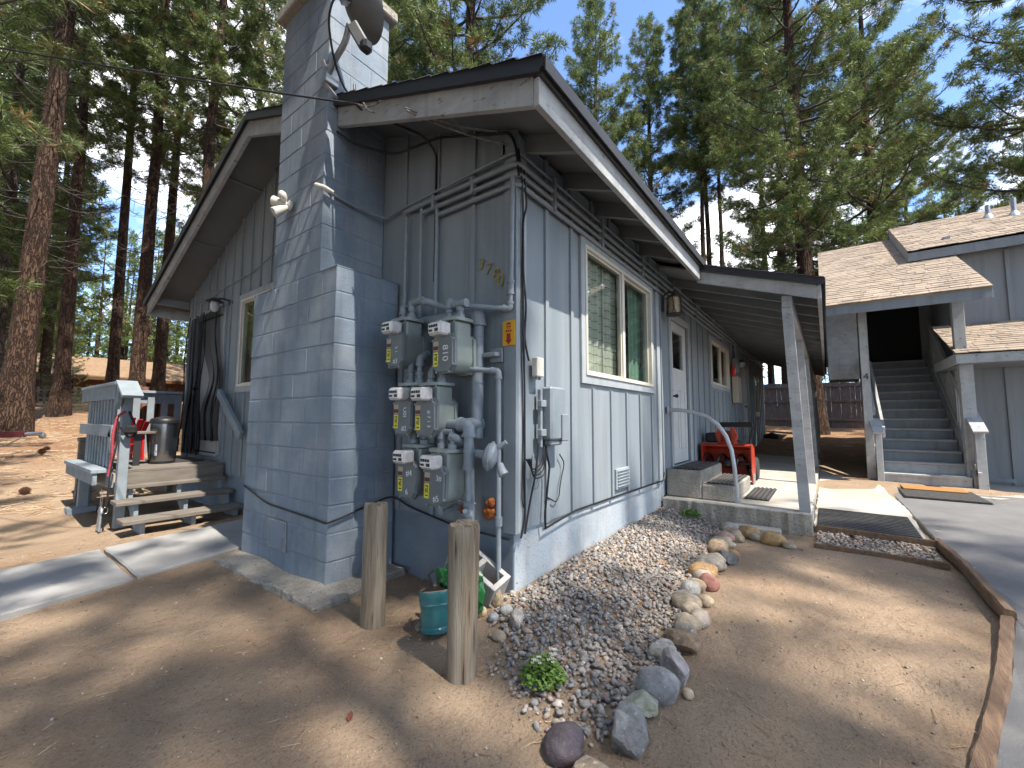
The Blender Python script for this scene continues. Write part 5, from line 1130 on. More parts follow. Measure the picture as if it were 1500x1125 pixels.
mb = MB(); P_ = [(-.0, -.03, 1.41), (0, -.16, 1.41), (0, -.34, 1.385), (0, -.50, 1.325), (0, -.62, 1.23), (0, -.71, 1.09), (0, -.765, .92), (0, -.79, .70), (0, -.80, .5), (0, -.80, PZ)]
mb.tube(P_, .024, 12); mb.build('pipe', M['rail'], hr, smooth=60); mb = MB(); mb.lathe([(.05, 0), (.05, .012), (.03, .02)], 14, Matrix.Translation((0, -.80, PZ))); mb.lathe([(.05, 0), (.05, .012), (.03, .02)], 14, Matrix.Translation((0, -.022, 1.41)) @ Matrix.Rotation(rad(90), 4, 'X')); mb.build('flange', M['rail'], hr, smooth=45)
# snow blower
sb = thing('snow_blower', 'orange red snow blower parked on the porch behind the steps', 'snow blower', (4.98, -.42, PZ))
mb = MB(); hw = .345     # auger housing opens toward -X
prof = [(.0, .06), (.0, .10), (.30, .08), (.36, .30), (.30, .52), (.12, .60), (0.0, .58), (.0, .56), (.11, .575), (.28, .50), (.335, .30), (.28, .10)]
mb.prism(prof, lambda u, v, w_: (u, -hw+2*hw*w_, v))
for s in (-1, 1): mb.prism([(-.02, .04), (.32, .06), (.37, .30), (.30, .53), (.10, .61), (-.02, .59)], lambda u, v, w_: (u, s*hw-.006+.012*w_, v))
mb.build('auger_housing', M['orangered'], sb)
mb = MB(); mb.tube([(.14, -hw, .30), (.14, hw, .30)], .025, 10)
for s in (-1, 1):
    pts = [(.14+.13*math.cos(s*t*9), s*(.03+.30*t), .30+.13*math.sin(s*t*9)) for t in [i/22 for i in range(23)]]; mb.tube(pts, .022, 6)
mb.lathe([(.07, -.05), (.09, 0), (.07, .05)], 12, Matrix.Translation((.14, 0, .30)) @ Matrix.Rotation(rad(90), 4, 'X')); mb.build('auger', M['black'], sb, smooth=50)
mb = MB(); ch = [(-.10, 0), (.10, 0), (.13, .05), (.09, .24), (-.09, .24), (-.13, .05)]
mb.prism([(-.11, 0), (-.09, 0), (-.09, .0), (-.06, .20), (-.09, .24), (-.15, .12)], lambda u, v, w_: (.16+.16*w_, u+.02, .60+v*1.1)); mb.prism([(.09, 0), (.11, 0), (.16, .12), (.10, .24), (.07, .20), (.09, .02)], lambda u, v, w_: (.16+.16*w_, u+.02, .60+v*1.1)); mb.box((.30, -.11, .58), (.325, .15, .80), .004); mb.box((.15, -.10, .585), (.32, .14, .62), .01); mb.build('chute', M['orangered'], sb)
mb = MB(); mb.box((.40, -.20, .28), (.86, .22, .55), .03); mb.box((.20, .12, .60), (.55, .34, .76), .03); mb.lathe([(.12, .55), (.12, .62), (.04, .64)], 14, Matrix.Translation((.62, -.02, 0))); mb.build('engine', M['black'], sb)
for s in (-1, 1):
    mb = MB(); mb.lathe([(.05, -.06), (.16, -.06), (.185, -.035), (.185, .035), (.16, .06), (.05, .06)], 22, Matrix.Translation((.62, s*.30, .188)) @ Matrix.Rotation(rad(90), 4, 'X')); w_o = mb.build('wheel', M['rubber'], sb, smooth=40)
    mb = MB(); mb.tube(fillet([(.75, s*.2, .45), (1.0, s*.24, .80), (1.22, s*.24, .92), (1.34, s*.24, .90)], .1), .014, 8); mb.build('handle', M['black'], sb, smooth=50)
    mb = MB(); mb.box((.02, s*(hw+.012)-.006, .0), (.22, s*(hw+.012)+.006, .16), .004); mb.build('skid_shoe', M['galv'], sb)
mb = MB(); mb.box((1.0, -.26, .84), (1.1, .26, .93), .01); mb.build('control_panel', M['black'], sb)
mb = MB(); mb.prism([(-.04, 0), (.05, 0), (.03, .22), (.012, .42), (-.01, .42), (-.01, .22)], lambda u, v, w_: (.45+u+.02*w_, -.36-v*.06, .56+v)); mb.build('lever', M['galv'], sb)
# dark bundle on the far walkway
db = thing('dark_bundle', 'black rounded bundle lying on the shaded far walkway', 'bundle', (13.9, -.25, PZ+.09))
mb = MB(); mb.add(*blob((.30, .33, .24), 1, .22, Matrix.Translation((0, .05, .2)))); mb.add(*blob((.14, .14, .12), 2, .25, Matrix.Translation((-.05, -.36, .12)))); mb.build('body', M['fabricblack'], db, smooth=60)
# ------------------------------------------------------------------ foreground things by the meters
def wpost(x, y, top, r_, label, seed, lean):
    p = thing('wood_post', label, 'post', (x, y, H(x, y)-.06)); rs = random.Random(seed); h = top-H(x, y)+.06; mb = MB(); n = 40; k = 26; vs = []; fs = []
    ang = [rs.uniform(0, 6.28) for _ in range(9)]
    for i in range(k+1):
        t = i/k; cr = 1+.03*math.sin(3*t+seed)-(.05 if i == k else 0)
        for j in range(n):
            a = 2*math.pi*j/n; rr = r_*cr*(1+.02*math.sin(5*a+seed)+.012*math.sin(11*a+4*t)+.01*rs.uniform(-1, 1))
            for q in ang[:5]:
                d = abs((a-q-.15*math.sin(4*t+q)+math.pi) % (2*math.pi)-math.pi)
                if d < .09: rr -= r_*.06*(1-d/.09)*(.5+.5*math.sin(7*t+q*3))
            zz = h*t+(rs.uniform(-.012, .006) if i == k else 0)
            vs.append((rr*math.cos(a)+lean[0]*t, rr*math.sin(a)+lean[1]*t, zz))
    for i in range(k):
        for j in range(n): j2 = (j+1) % n; fs.append((i*n+j, i*n+j2, (i+1)*n+j2, (i+1)*n+j))
    c = len(vs); vs.append((lean[0], lean[1], h-.005)); 
    for j in range(n): fs.append((k*n+j, k*n+(j+1) % n, c))
    mb.add(vs, fs); mb.build('post', M['wood'], p, smooth=50); return p
wpost(-.665, .60, .762, .072, 'weathered round wooden post in front of the chimney side', 1, (-.0, .0))
wpost(-.715, -.20, .765, .078, 'cracked round wooden post beside the teal pot', 4, (.005, .0))
pt = thing('flower_pot', 'broken teal glazed pot tipped over with dark soil', 'pot', (-.53, .175, H(-.53, .175)+.02)); pt.scale = (.95, .95, 1.05); Mp = Matrix.Rotation(rad(7), 4, 'Y') @ Matrix.Rotation(rad(-11), 4, 'X')
mb = MB(); mb.lathe([(.075, -.01), (.092, .0), (.097, .02), (.090, .03), (.094, .04), (.096, .10), (.10, .135), (.104, .14), (.102, .15), (.106, .16), (.108, .195)], 30, Mp); mb.build('pot', M['teal'], pt, smooth=45)
mb = MB(); mb.lathe([(.108, .195), (.109, .205), (.108, .212), (.098, .214), (.092, .20), (.088, .19)], 30, Mp); mb.build('rim', [M['teal'], M['clay']], pt, smooth=45).data.polygons.foreach_set('material_index', [1 if 75 <= i < 150 or i < 12 else 0 for i in range(30*5+2)])
mb = MB(); mb.add(*blob((.088, .088, .03), 5, .3, Mp @ Matrix.Translation((0, 0, .198)))); mb.tube([Mp @ Vector((.0, .02, .2)), Mp @ Vector((-.01, .05, .29)), Mp @ Vector((.02, .04, .31))], .008, 6); mb.build('soil', M['soil'], pt)
gb = thing('soil_bag', 'crumpled green plastic soil bag behind the pot', 'bag', (-.36, .16, H(-.36, .16))); gb.scale = (.95, 1.05, 1.1)
mb = MB(); vs, fs = blob((.10, .16, .16), 9, .35, Matrix.Translation((0, 0, .16)) @ Matrix.Rotation(rad(20), 4, 'X'), 4)
vs = [v+.034*Vector((mnoise.noise(v*15), mnoise.noise(v*15+Vector((5, 0, 0))), mnoise.noise(v*15+Vector((0, 9, 0)))))+.014*Vector((mnoise.noise(v*38), mnoise.noise(v*38+Vector((3, 0, 0))), mnoise.noise(v*38+Vector((0, 4, 0))))) for v in vs]; mb.add(vs, fs); mb.build('bag', M['greenbag'], gb, smooth=28)
cb = thing('concrete_block', 'grey hollow concrete block leaning against the foundation', 'block', (-.15, .24, H(-.15, .24)+.015), rad(8)); mb = MB(); Mc = Matrix.Rotation(rad(28), 4, 'X') @ Matrix.Rotation(rad(-14), 4, 'Y')
for q in (((-.09, -.20, 0), (.09, -.165, .19)), ((-.09, .165, 0), (.09, .20, .19)), ((-.09, -.165, 0), (-.055, .165, .19)), ((.055, -.165, 0), (.09, .165, .19)), ((-.055, -.018, 0), (.055, .018, .19))): mb.box(*q, .004, Matrix.Translation((0, 0, .12)) @ Mc)
mb.build('block', M['cinder'], cb)
# timber edging along the asphalt
def timber(pts, wd, ht, label, seed):
    t = thing('landscape_timber', label, 'timber', (0, 0, 0)); rs = random.Random(seed); mb = MB(); n = len(pts)-1; vs = []; fs = []; K = 22
    for i in range(K+1):
        u = i/K*n; a = min(int(u), n-1); f = u-a; p = Vector(pts[a]).lerp(Vector(pts[a+1]), f); d = (Vector(pts[a+1])-Vector(pts[a])).normalized(); s = Vector((-d.y, d.x, 0))
        for (q, e) in ((-.5, -.5), (.5, -.5), (.5, .35), (.36, .5), (-.36, .5), (-.5, .35)):
            vs.append(p+s*(q*wd+rs.uniform(-.003, .003))+Vector((0, 0, e*ht+rs.uniform(-.004, .003))))
    for i in range(K):
        for j in range(6): j2 = (j+1) % 6; fs.append((i*6+j, i*6+j2, (i+1)*6+j2, (i+1)*6+j))
    fs += [tuple(range(5, -1, -1)), tuple(K*6+j for j in range(6))]
    mb.add(vs, fs); mb.build('timber', M['timber'], t); return t
timber([(1.70, -2.55, .045), (.8, -2.33, .025), (-.2, -2.045, .012)], .062, .085, 'weathered brown landscape timber nearest the camera along the asphalt', 1)
timber([(3.45, -2.50, .125), (2.7, -2.56, .105), (1.70, -2.565, .085)], .055, .08, 'bowed brown landscape timber between the gravel strip and the asphalt bend', 2)
timber([(-.22, -2.04, .012), (-1.6, -1.95, .0)], .065, .085, 'brown landscape timber running out of frame beside the camera', 3)
# boards framing the gravel strip by the mat
for i, (a, b, lb) in enumerate((((3.36, -1.56, .135), (3.34, -2.49, .13), 'thin weathered board between the large ribbed mat and the gravel strip'), ((2.80, -1.55, .072), (2.78, -2.48, .075), 'thin weathered board on the yard side of the gravel strip'))):
    t = thing('edging_board', lb, 'board'); mb = MB(); mb.bar(a, b, .022, .06, .004); mb.build('board', M['timber'], t)
# ------------------------------------------------------------------ pines
def unit(a): return a/np.maximum(np.linalg.norm(a, axis=-1, keepdims=True), 1e-9)
def tubes_np(paths, radii, n):
    """list of (k,3) paths -> V, F triangles"""
    Vs = []; Fs = []; off = 0; ang = np.arange(n)*2*np.pi/n
    for p, r in zip(paths, radii):
        k = len(p); t = unit(np.gradient(p, axis=0)); ref = np.where(np.abs(t[:, 2:3]) < .9, np.array([[0, 0, 1.]]), np.array([[1., 0, 0]]))
        a = unit(np.cross(t, ref)); b = np.cross(t, a)
        ring = p[:, None, :]+r[:, None, None]*(np.cos(ang)[None, :, None]*a[:, None, :]+np.sin(ang)[None, :, None]*b[:, None, :])
        Vs.append(ring.reshape(-1, 3)); i = np.arange(k-1)[:, None]*n; j = np.arange(n)[None, :]; j2 = (j+1) % n
        q = np.stack([i+j, i+j2, i+n+j2, i+n+j], -1).reshape(-1, 4)+off
        Fs.append(q[:, [0, 1, 2]]); Fs.append(q[:, [0, 2, 3]]); off += k*n
    return np.concatenate(Vs), np.concatenate(Fs)
def pine_parts(seed, Ht, cb, Rm, nl, needles=22, nlen=.20, nwid=.012, r0=.28, dead=14, dens=.26, low_up=-.12, shape='pine', side=None, brown=.03, tw=2):
    g = np.random.default_rng(seed)
    k = 16; zt = np.linspace(0, 1, k); bend = np.cumsum(g.normal(0, .05, (k, 2)), 0)*zt[:, None]*Ht/24
    tp = np.concatenate([bend, (zt*Ht)[:, None]], 1); tr = r0*np.maximum(.02, (1-zt)**.8)*(1+.55*np.exp(-zt*Ht/.45)); tr[-1] = .012
    tp[0, 2] = -.25
    def trunk_at(z): return np.array([np.interp(z, tp[:, 2], tp[:, i]) for i in range(2)]+[z])
    paths = []; radii = []; tpos = []; tax = []
    for i in range(nl+dead):
        isdead = i >= nl
        t = ((i+g.uniform(0, 1))/nl) if not isdead else 0
        z = cb+(Ht-cb-.4)*t if not isdead else g.uniform(cb*.35, cb*1.15)
        if shape == 'pine': ln = Rm*((1-t)**.62)*(.62+.38*min(1, t*4))*g.uniform(.65, 1.15)+.25
        else: ln = Rm*(1-t)**.9*g.uniform(.8, 1.1)+.15
        if isdead: ln = g.uniform(.5, 1.3)*Rm*.45
        az = i*2.39996+g.normal(0, .5)
        if side is not None and g.uniform() < .6: az = side+g.normal(0, .7)
        e = low_up+(.75 if shape == 'pine' else .35)*t+g.normal(0, .12)
        d0 = np.array([math.cos(az), math.sin(az), 0]); s = np.linspace(0, 1, 7)
        droop = (-.30*(1-t) if shape == 'pine' else -.35)*ln
        up = (.42 if shape == 'pine' else .25)*ln
        P = trunk_at(z)+d0[None, :]*(ln*s)[:, None]*math.cos(e); P[:, 2] += ln*s*math.sin(e)+droop*(s*(1-s))*1.4+up*.55*s**2.4
        P[1:, :2] += np.cumsum(g.normal(0, .03*ln, (6, 2)), 0)*.5
        paths.append(P); radii.append(np.interp(s, [0, 1], [max(.014, .018*ln) if not isdead else .016, .006]))
        if isdead:
            for _ in range(3):
                q = g.uniform(.3, .9); a = np.array([np.interp(q, s, P[:, c]) for c in range(3)]); d = unit(d0+g.normal(0, .7, 3)); l = g.uniform(.15, .5)*ln; paths.append(np.stack([a, a+d*l*.5+[0, 0, -.04], a+d*l+[0, 0, -.02]])); radii.append(np.array([.008, .006, .003]))
            continue
        ns = max(2, int(ln/dens)); sd_ = 1
        for q in np.linspace(.30 if shape == 'pine' else .1, .98, ns):
            a = np.array([np.interp(q, s, P[:, c]) for c in range(3)]); td = unit(np.array([np.interp(min(1, q+.08), s, P[:, c]) for c in range(3)])-a+1e-6)
            lat = unit(np.cross(td, [0, 0, 1.]))
            for rep in (1, -1):
                if g.uniform() < .12: continue
                l = (.18+.42*ln*(1-q)*.55)*g.uniform(.55, 1.3)
                dr = unit(td*.75+lat*g.uniform(.35, 1.0)*rep+np.array([0, 0, g.uniform(-.1, .6)]))
                b = a+dr*l+np.array([0, 0, .12*l]); paths.append(np.stack([a, (a+b)/2+[0, 0, -.02], b])); radii.append(np.array([.009, .007, .004]))
                ax = unit(dr+[0, 0, .45]); tpos.append(b); tax.append(ax)
                for _ in range(tw):
                    o_ = unit(dr*.3+g.normal(0, .8, 3))*nlen*g.uniform(.5, 1.1); c_ = b+o_-dr*g.uniform(0, .25)*l
                    paths.append(np.stack([a+(b-a)*.7, (a+(b-a)*.8+c_)/2, c_])); radii.append(np.array([.006, .005, .003])); tpos.append(c_); tax.append(unit(o_+dr*.1+[0, 0, .12]))
        tpos.append(P[-1]); tax.append(unit(P[-1]-P[-2]+[0, 0, .1]))
    tpos.append(tp[-1]); tax.append(np.array([0, 0, 1.]))
    tpos = np.array(tpos); tax = unit(np.array(tax)); n = len(tpos)
    sz = nlen*g.uniform(.7, 1.2, n)
    dirs = unit(g.normal(0, 1, (n, needles, 3))); dirs = unit(dirs+tax[:, None, :]*g.uniform(.2, .9, (n, needles, 1)))
    base = tpos[:, None, :]-tax[:, None, :]*(g.uniform(0, .30, (n, needles, 1))*sz[:, None, None])
    L = sz[:, None, None]*g.uniform(.7, 1.1, (n, needles, 1)); wv = unit(np.cross(dirs, g.normal(0, 1, (n, needles, 3))))*nwid
    tip = base+dirs*L; tip[..., 2] -= .10*L[..., 0]
    V = np.stack([base-wv*.35+dirs*L*.12, tip, base+dirs*L*.45+wv], 2).reshape(-1, 3)
    m = n*needles; q = np.arange(m)[:, None]*3; Fc = (q+np.array([[0, 1, 2]]))
    f = g.uniform(0, 1, (n, 1)); col = (1-f)*np.array([[.070, .115, .030]])+f*np.array([[.215, .265, .075]])
    br = g.uniform(0, 1, n) < brown; col[br] = np.array([.30, .19, .07])
    col = col[:, None, :]*g.uniform(.7, 1.25, (n, needles, 1)); col = np.repeat(col.reshape(-1, 3), 3, 0)
    return (tp, tr), (paths, radii), (V, Fc, col)
PINE = {}
def pine_variant(key, bark='bark', **k):
    (tp, tr), (pa, ra), (V, Fc, col) = pine_parts(**k)
    tv, tf = tubes_np([tp], [tr], 18); g = np.random.default_rng(k['seed']); 
    lv, lf = tubes_np(pa, ra, 5)
    a = np_mesh('trunk', tv, tf, M[bark], smooth=True); b = np_mesh('limbs', lv, lf, M['limb'], smooth=True); c = np_mesh('crown', V, Fc, M['needle'], col)
    PINE[key] = (a, b, c); print('PINE', key, len(Fc), len(lf))
DN = dict(needles=32, nlen=.24, nwid=.017, tw=3)
pine_variant('tall', seed=11, Ht=26, cb=6.0, Rm=3.5, nl=120, r0=.30, dens=.34, **DN)
pine_variant('high', seed=21, Ht=31, cb=12.5, Rm=3.0, nl=100, r0=.30, dens=.36, dead=60, **DN)
pine_variant('full', seed=12, Ht=23, cb=3.5, Rm=3.2, nl=125, r0=.25, bark='barkgrey', dens=.34, **DN)
pine_variant('shade', seed=19, Ht=25, cb=6.5, Rm=3.4, nl=95, r0=.30, dens=.40, needles=28, nlen=.24, nwid=.013)
pine_variant('slim', seed=13, Ht=25, cb=13.5, Rm=2.1, nl=80, r0=.17, dead=44, dens=.32, **DN)
pine_variant('broad', seed=14, Ht=24, cb=4.5, Rm=4.2, nl=120, r0=.32, dens=.38, **DN)
pine_variant('young', seed=15, Ht=10, cb=.5, Rm=2.2, nl=90, r0=.14, shape='fir', dens=.2, nlen=.10, nwid=.012, dead=2, tw=1)
pine_variant('bough', seed=16, Ht=19, cb=2.6, Rm=3.1, nl=80, r0=.26, needles=60, nlen=.22, nwid=.0065, low_up=-.2, dens=.42, brown=.10, dead=30)
def pine(key, x, y, s, rz, label, group=None, lean=(0, 0), zoff=0):
    o = thing('pine_tree', label, 'tree', (x, y, H(x, y)+zoff), rz, group); o.scale = (s, s, s); o.rotation_euler = (lean[0], lean[1], rz)
    for nm, d in zip(('trunk', 'limbs', 'crown'), PINE[key]): link(nm, d, o)
    return o
# left of the house
pine('high', -1.2, 16.9, 1.05, .4, 'thick leaning pine trunk standing nearest the left edge of the yard', lean=(-.03, .05))
pine('bough', -4.0, 8.4, 1.0, 2.2, 'near pine whose long needle boughs hang in at the left edge')
pine('high', .4, 23.1, .85, 1.1, 'slender dark pine trunk just right of the thick leaning trunk')
pine('slim', 2.25, 25.2, 1.35, 2.0, 'thin dark trunk crossing the cabin roof behind the deck')
pine('high', 2.2, 20.6, .9, 3.0, 'sunlit grey pine trunk rising behind the deck corner')
pine('high', 3.6, 23.7, .88, 4.0, 'dark brown trunk under the house eave, first right of the sunlit trunk')
pine('high', 3.0, 16.6, .86, 5.1, 'stout speckled trunk beside the house corner under the eave')
pine('full', -1.2, 27.5, 1.1, .9, 'shaded pine behind the thick leaning trunk')
pine('tall', .2, 33, 1.0, 2.6, 'far shaded pine left of the cabin')
pine('young', .55, 24.5, .5, 0, 'small dark fir at the foot of the left trunks')
pine('tall', -5.5, 22, 1.05, 1.9, 'pine beyond the left edge seen only by its upper boughs')
pine('full', 5.6, 19.0, 1.0, .3, 'pine rising behind the gable roof slope on the left')
pine('broad', 6.5, 12.6, 1.0, 2.5, 'pine directly behind the chimney')
# behind the house
pine('broad', 9.0, 8.9, 1.15, 1.2, 'pine behind the roof ridge with limbs reaching right into blue sky')
pine('full', 11.5, 14.5, 1.15, .7, 'pine set back behind the middle of the roof')
# beyond the porch and neighbour
pine('full', 19.5, 8.4, 1.12, 1.5, 'leafy pine left of the bare trunk cluster beyond the eave')
pine('full', 22.5, 6.4, 1.1, 2.4, 'leafy pine between the house eave and the thin trunk cluster')
pine('slim', 21.3, 3.25, 1.0, .2, 'thin pine trunk of the cluster above the porch roof, nearest the house')
pine('slim', 22.8, 3.1, 1.08, 2.2, 'thin pine trunk of the cluster above the porch roof, middle one')
pine('slim', 21.8, 2.45, .92, 4.0, 'thin pine trunk of the cluster above the porch roof, farthest from the house')
pine('slim', 25.7, .75, 1.1, 1.0, 'lone thin trunk right of the cluster above the porch roof')
pine('full', 23.8, -.1, 1.05, 3.3, 'dark pine trunk left of the big trunk behind the porch')
pine('tall', 15.3, -1.35, .98, 2.0, 'big dark pine trunk standing right behind the porch end')
pine('broad', 24.2, -3.9, 1.06, 4.4, 'tall pine rising behind the peak of the tan stair roof')
pine('full', 31, -4.6, 1.0, .8, 'slim pine right of the tall one behind the tan roof')
pine('slim', 33.3, -6.1, 1.0, 5.0, 'thin shaded trunk beyond the tan roof')
pine('full', 37, -9.2, .8, 2.9, 'lower pine behind the roof vents')
pine('full', 34, -11.5, .75, 1.7, 'lower pine at the right picture edge behind the roof')
pine('broad', 18.5, -8.6, 1.0, 3.4, 'pine with dark boughs reaching in from the upper right corner')
pine('young', 23.6, 1.6, .62, .5, 'young fir behind the board fence at the porch end')
pine('young', 25.5, 3.6, .75, 1.5, 'young fir farther back behind the board fence')
pine('young', 22.6, -2.4, .6, 2.5, 'young fir behind the fence under the stair roof')
pine('full', -6.5, 37, .8, .4, 'full green pine far left beyond the leaning trunk')
pine('full', 27, 11.5, 1.0, 4.2, 'pine farther back left of the trunk cluster')
# pines on the driveway side that throw the dappled shade
for i, (k_, x, y, s, rz) in enumerate((('shade', -2.6, -12.3, 1.0, .5), ('shade', -4.6, -3.4, .95, 1.9), ('shade', 1.0, -15.0, 1.0, 1.6), ('shade', 14, -17.5, .95, 2.8), ('shade', -4.9, -9.0, .95, 4.0), ('full', -9.5, -8.0, 1.0, 1.0))):
    pine(k_, x, y, s, rz, 'pine across the driveway behind the viewer', 'pines across the driveway')
for i, (k_, x, y, s) in enumerate((('full', -9.5, -1.5, 1.0), ('broad', -10.5, 3.5, .9), ('full', -8.5, 8.0, .9), ('tall', -13.5, -5.0, 1.0), ('full', -14, 1.0, 1.0), ('broad', -14.5, 7.5, 1.0), ('full', -11, 13, 1.0), ('full', -16, -12, 1.0), ('tall', -18, 12, 1.0), ('full', -19, 3, 1.1), ('full', -8.6, 18, 1.0))):  # out of view, added to block sky light falling on the gable side
    pine(k_, x, y, s, i*1.3, 'unseen pine of the woods behind the viewer, added to hold back sky light', 'unseen pines added behind the viewer')
# far woods as one mass: a few patches of trees repeated
gq = np.random.default_rng(77)
lows = [pine_parts(seed=s, Ht=h, cb=c, Rm=3.3, nl=60, needles=12, nlen=.50, nwid=.075, r0=.3, dead=0, dens=.62, tw=1) for s, h, c in ((31, 24, 3), (32, 20, 2), (33, 27, 5))]
patches = []
for p_ in range(4):
    Vs = []; Fs = []; Cs = []; off = 0; TVs = []; TFs = []; toff = 0
    for i in range(5):
        x, y = gq.uniform(-6, 6), gq.uniform(-5, 5)
        (tp, tr), _, (V, Fc, col) = lows[(i+p_) % 3]; rz = gq.uniform(0, 6.28); s = gq.uniform(.75, 1.05); c_, s_ = math.cos(rz)*s, math.sin(rz)*s
        Rz = np.array([[c_, -s_, 0], [s_, c_, 0], [0, 0, s]]); o = np.array([x, y, 0])
        Vs.append(V@Rz.T+o); Fs.append(Fc+off); Cs.append(col*gq.uniform(1.0, 1.4)); off += len(V)
        tv, tf = tubes_np([tp@Rz.T+o], [tr*s], 7); TVs.append(tv); TFs.append(tf+toff); toff += len(tv)
    patches.append((np_mesh('woods', np.concatenate(Vs), np.concatenate(Fs), M['needle'], np.concatenate(Cs)), np_mesh('trunks', np.concatenate(TVs), np.concatenate(TFs), M['bark'], smooth=True)))
df = link('distant_forest', None); tag(df, 'dense far pine woods behind the cabin and roofs', 'forest', kind='stuff')
for i in range(68):
    if i < 42: a = gq.uniform(rad(56), rad(106)); d = gq.uniform(38, 95)
    else: a = gq.uniform(rad(-30), rad(-2)) if i % 3 else gq.uniform(rad(44), rad(56)); d = gq.uniform(58, 100)
    x, y = CAM.x+d*math.cos(a), CAM.y+d*math.sin(a)
    if abs(x-7) < 13 and abs(y-52) < 9: continue
    pm = patches[i % 4]; rz = gq.uniform(0, 6.28)
    for nm, d_ in zip(('woods', 'trunks'), pm):
        o = link(nm, d_, df, (x, y, H(x, y)-.3), (0, 0, rz)); o['kind'] = 'stuff'
# ------------------------------------------------------------------ border rocks, each a thing
import bmesh
_b = bmesh.new(); bmesh.ops.create_icosphere(_b, subdivisions=1, radius=1); ICO1V = np.array([v.co[:] for v in _b.verts]); ICO1F = np.array([[v.index for v in f.verts] for f in _b.faces]); _b.free()
def rock(x, y, sx, sy, sz, c1, label, rz=0, seed=1, ang=0, name='rock', cat='rock', c2=None, sink=.42, tilt=0, group='border rocks along the gravel bed'):
    g = random.Random(seed); o = thing(name, label, cat, (x, y, H(x, y)), rz, group); o.rotation_euler = (tilt, 0, rz)
    vs, fs = blob((1, 1, 1), seed, .16 if not ang else .10, None, 3 if not ang else 4)
    if ang:
        for _ in range(ang):
            n = Vector((g.gauss(0, 1), g.gauss(0, 1), g.gauss(0, .8))).normalized(); d = g.uniform(.55, .82)
            vs = [v-n*max(0, v.dot(n)-d) for v in vs]
        vs = [v+v.normalized()*(.06*mnoise.noise(v*4+Vector((seed, 0, 0)))+.035*mnoise.noise(v*11+Vector((0, seed, 0)))) for v in vs]
    vs = [Vector((v.x*sx, v.y*sy, v.z*sz+sz*(1-sink))) for v in vs]
    mb = MB(); mb.add(vs, fs)
    key = 'rock_%d' % seed; c2 = c2 or tuple(.62*c for c in c1)
    mat = pmat(key, c1, c2, 22, .85, .006, 90, c3=tuple(min(.7, 1.35*c) for c in c1), scale3=9, speck=tuple(min(.8, 1.5*c) for c in c1), speck_scale=60, speck_amt=.62)
    mb.build('stone', mat, o, smooth=60 if not ang else 24); return o
GR, TN, OR_, PK, WH, DK_, BR, PU = (.25, .245, .235), (.36, .29, .205), (.40, .25, .12), (.36, .235, .19), (.45, .42, .37), (.145, .14, .135), (.28, .19, .12), (.095, .075, .085)
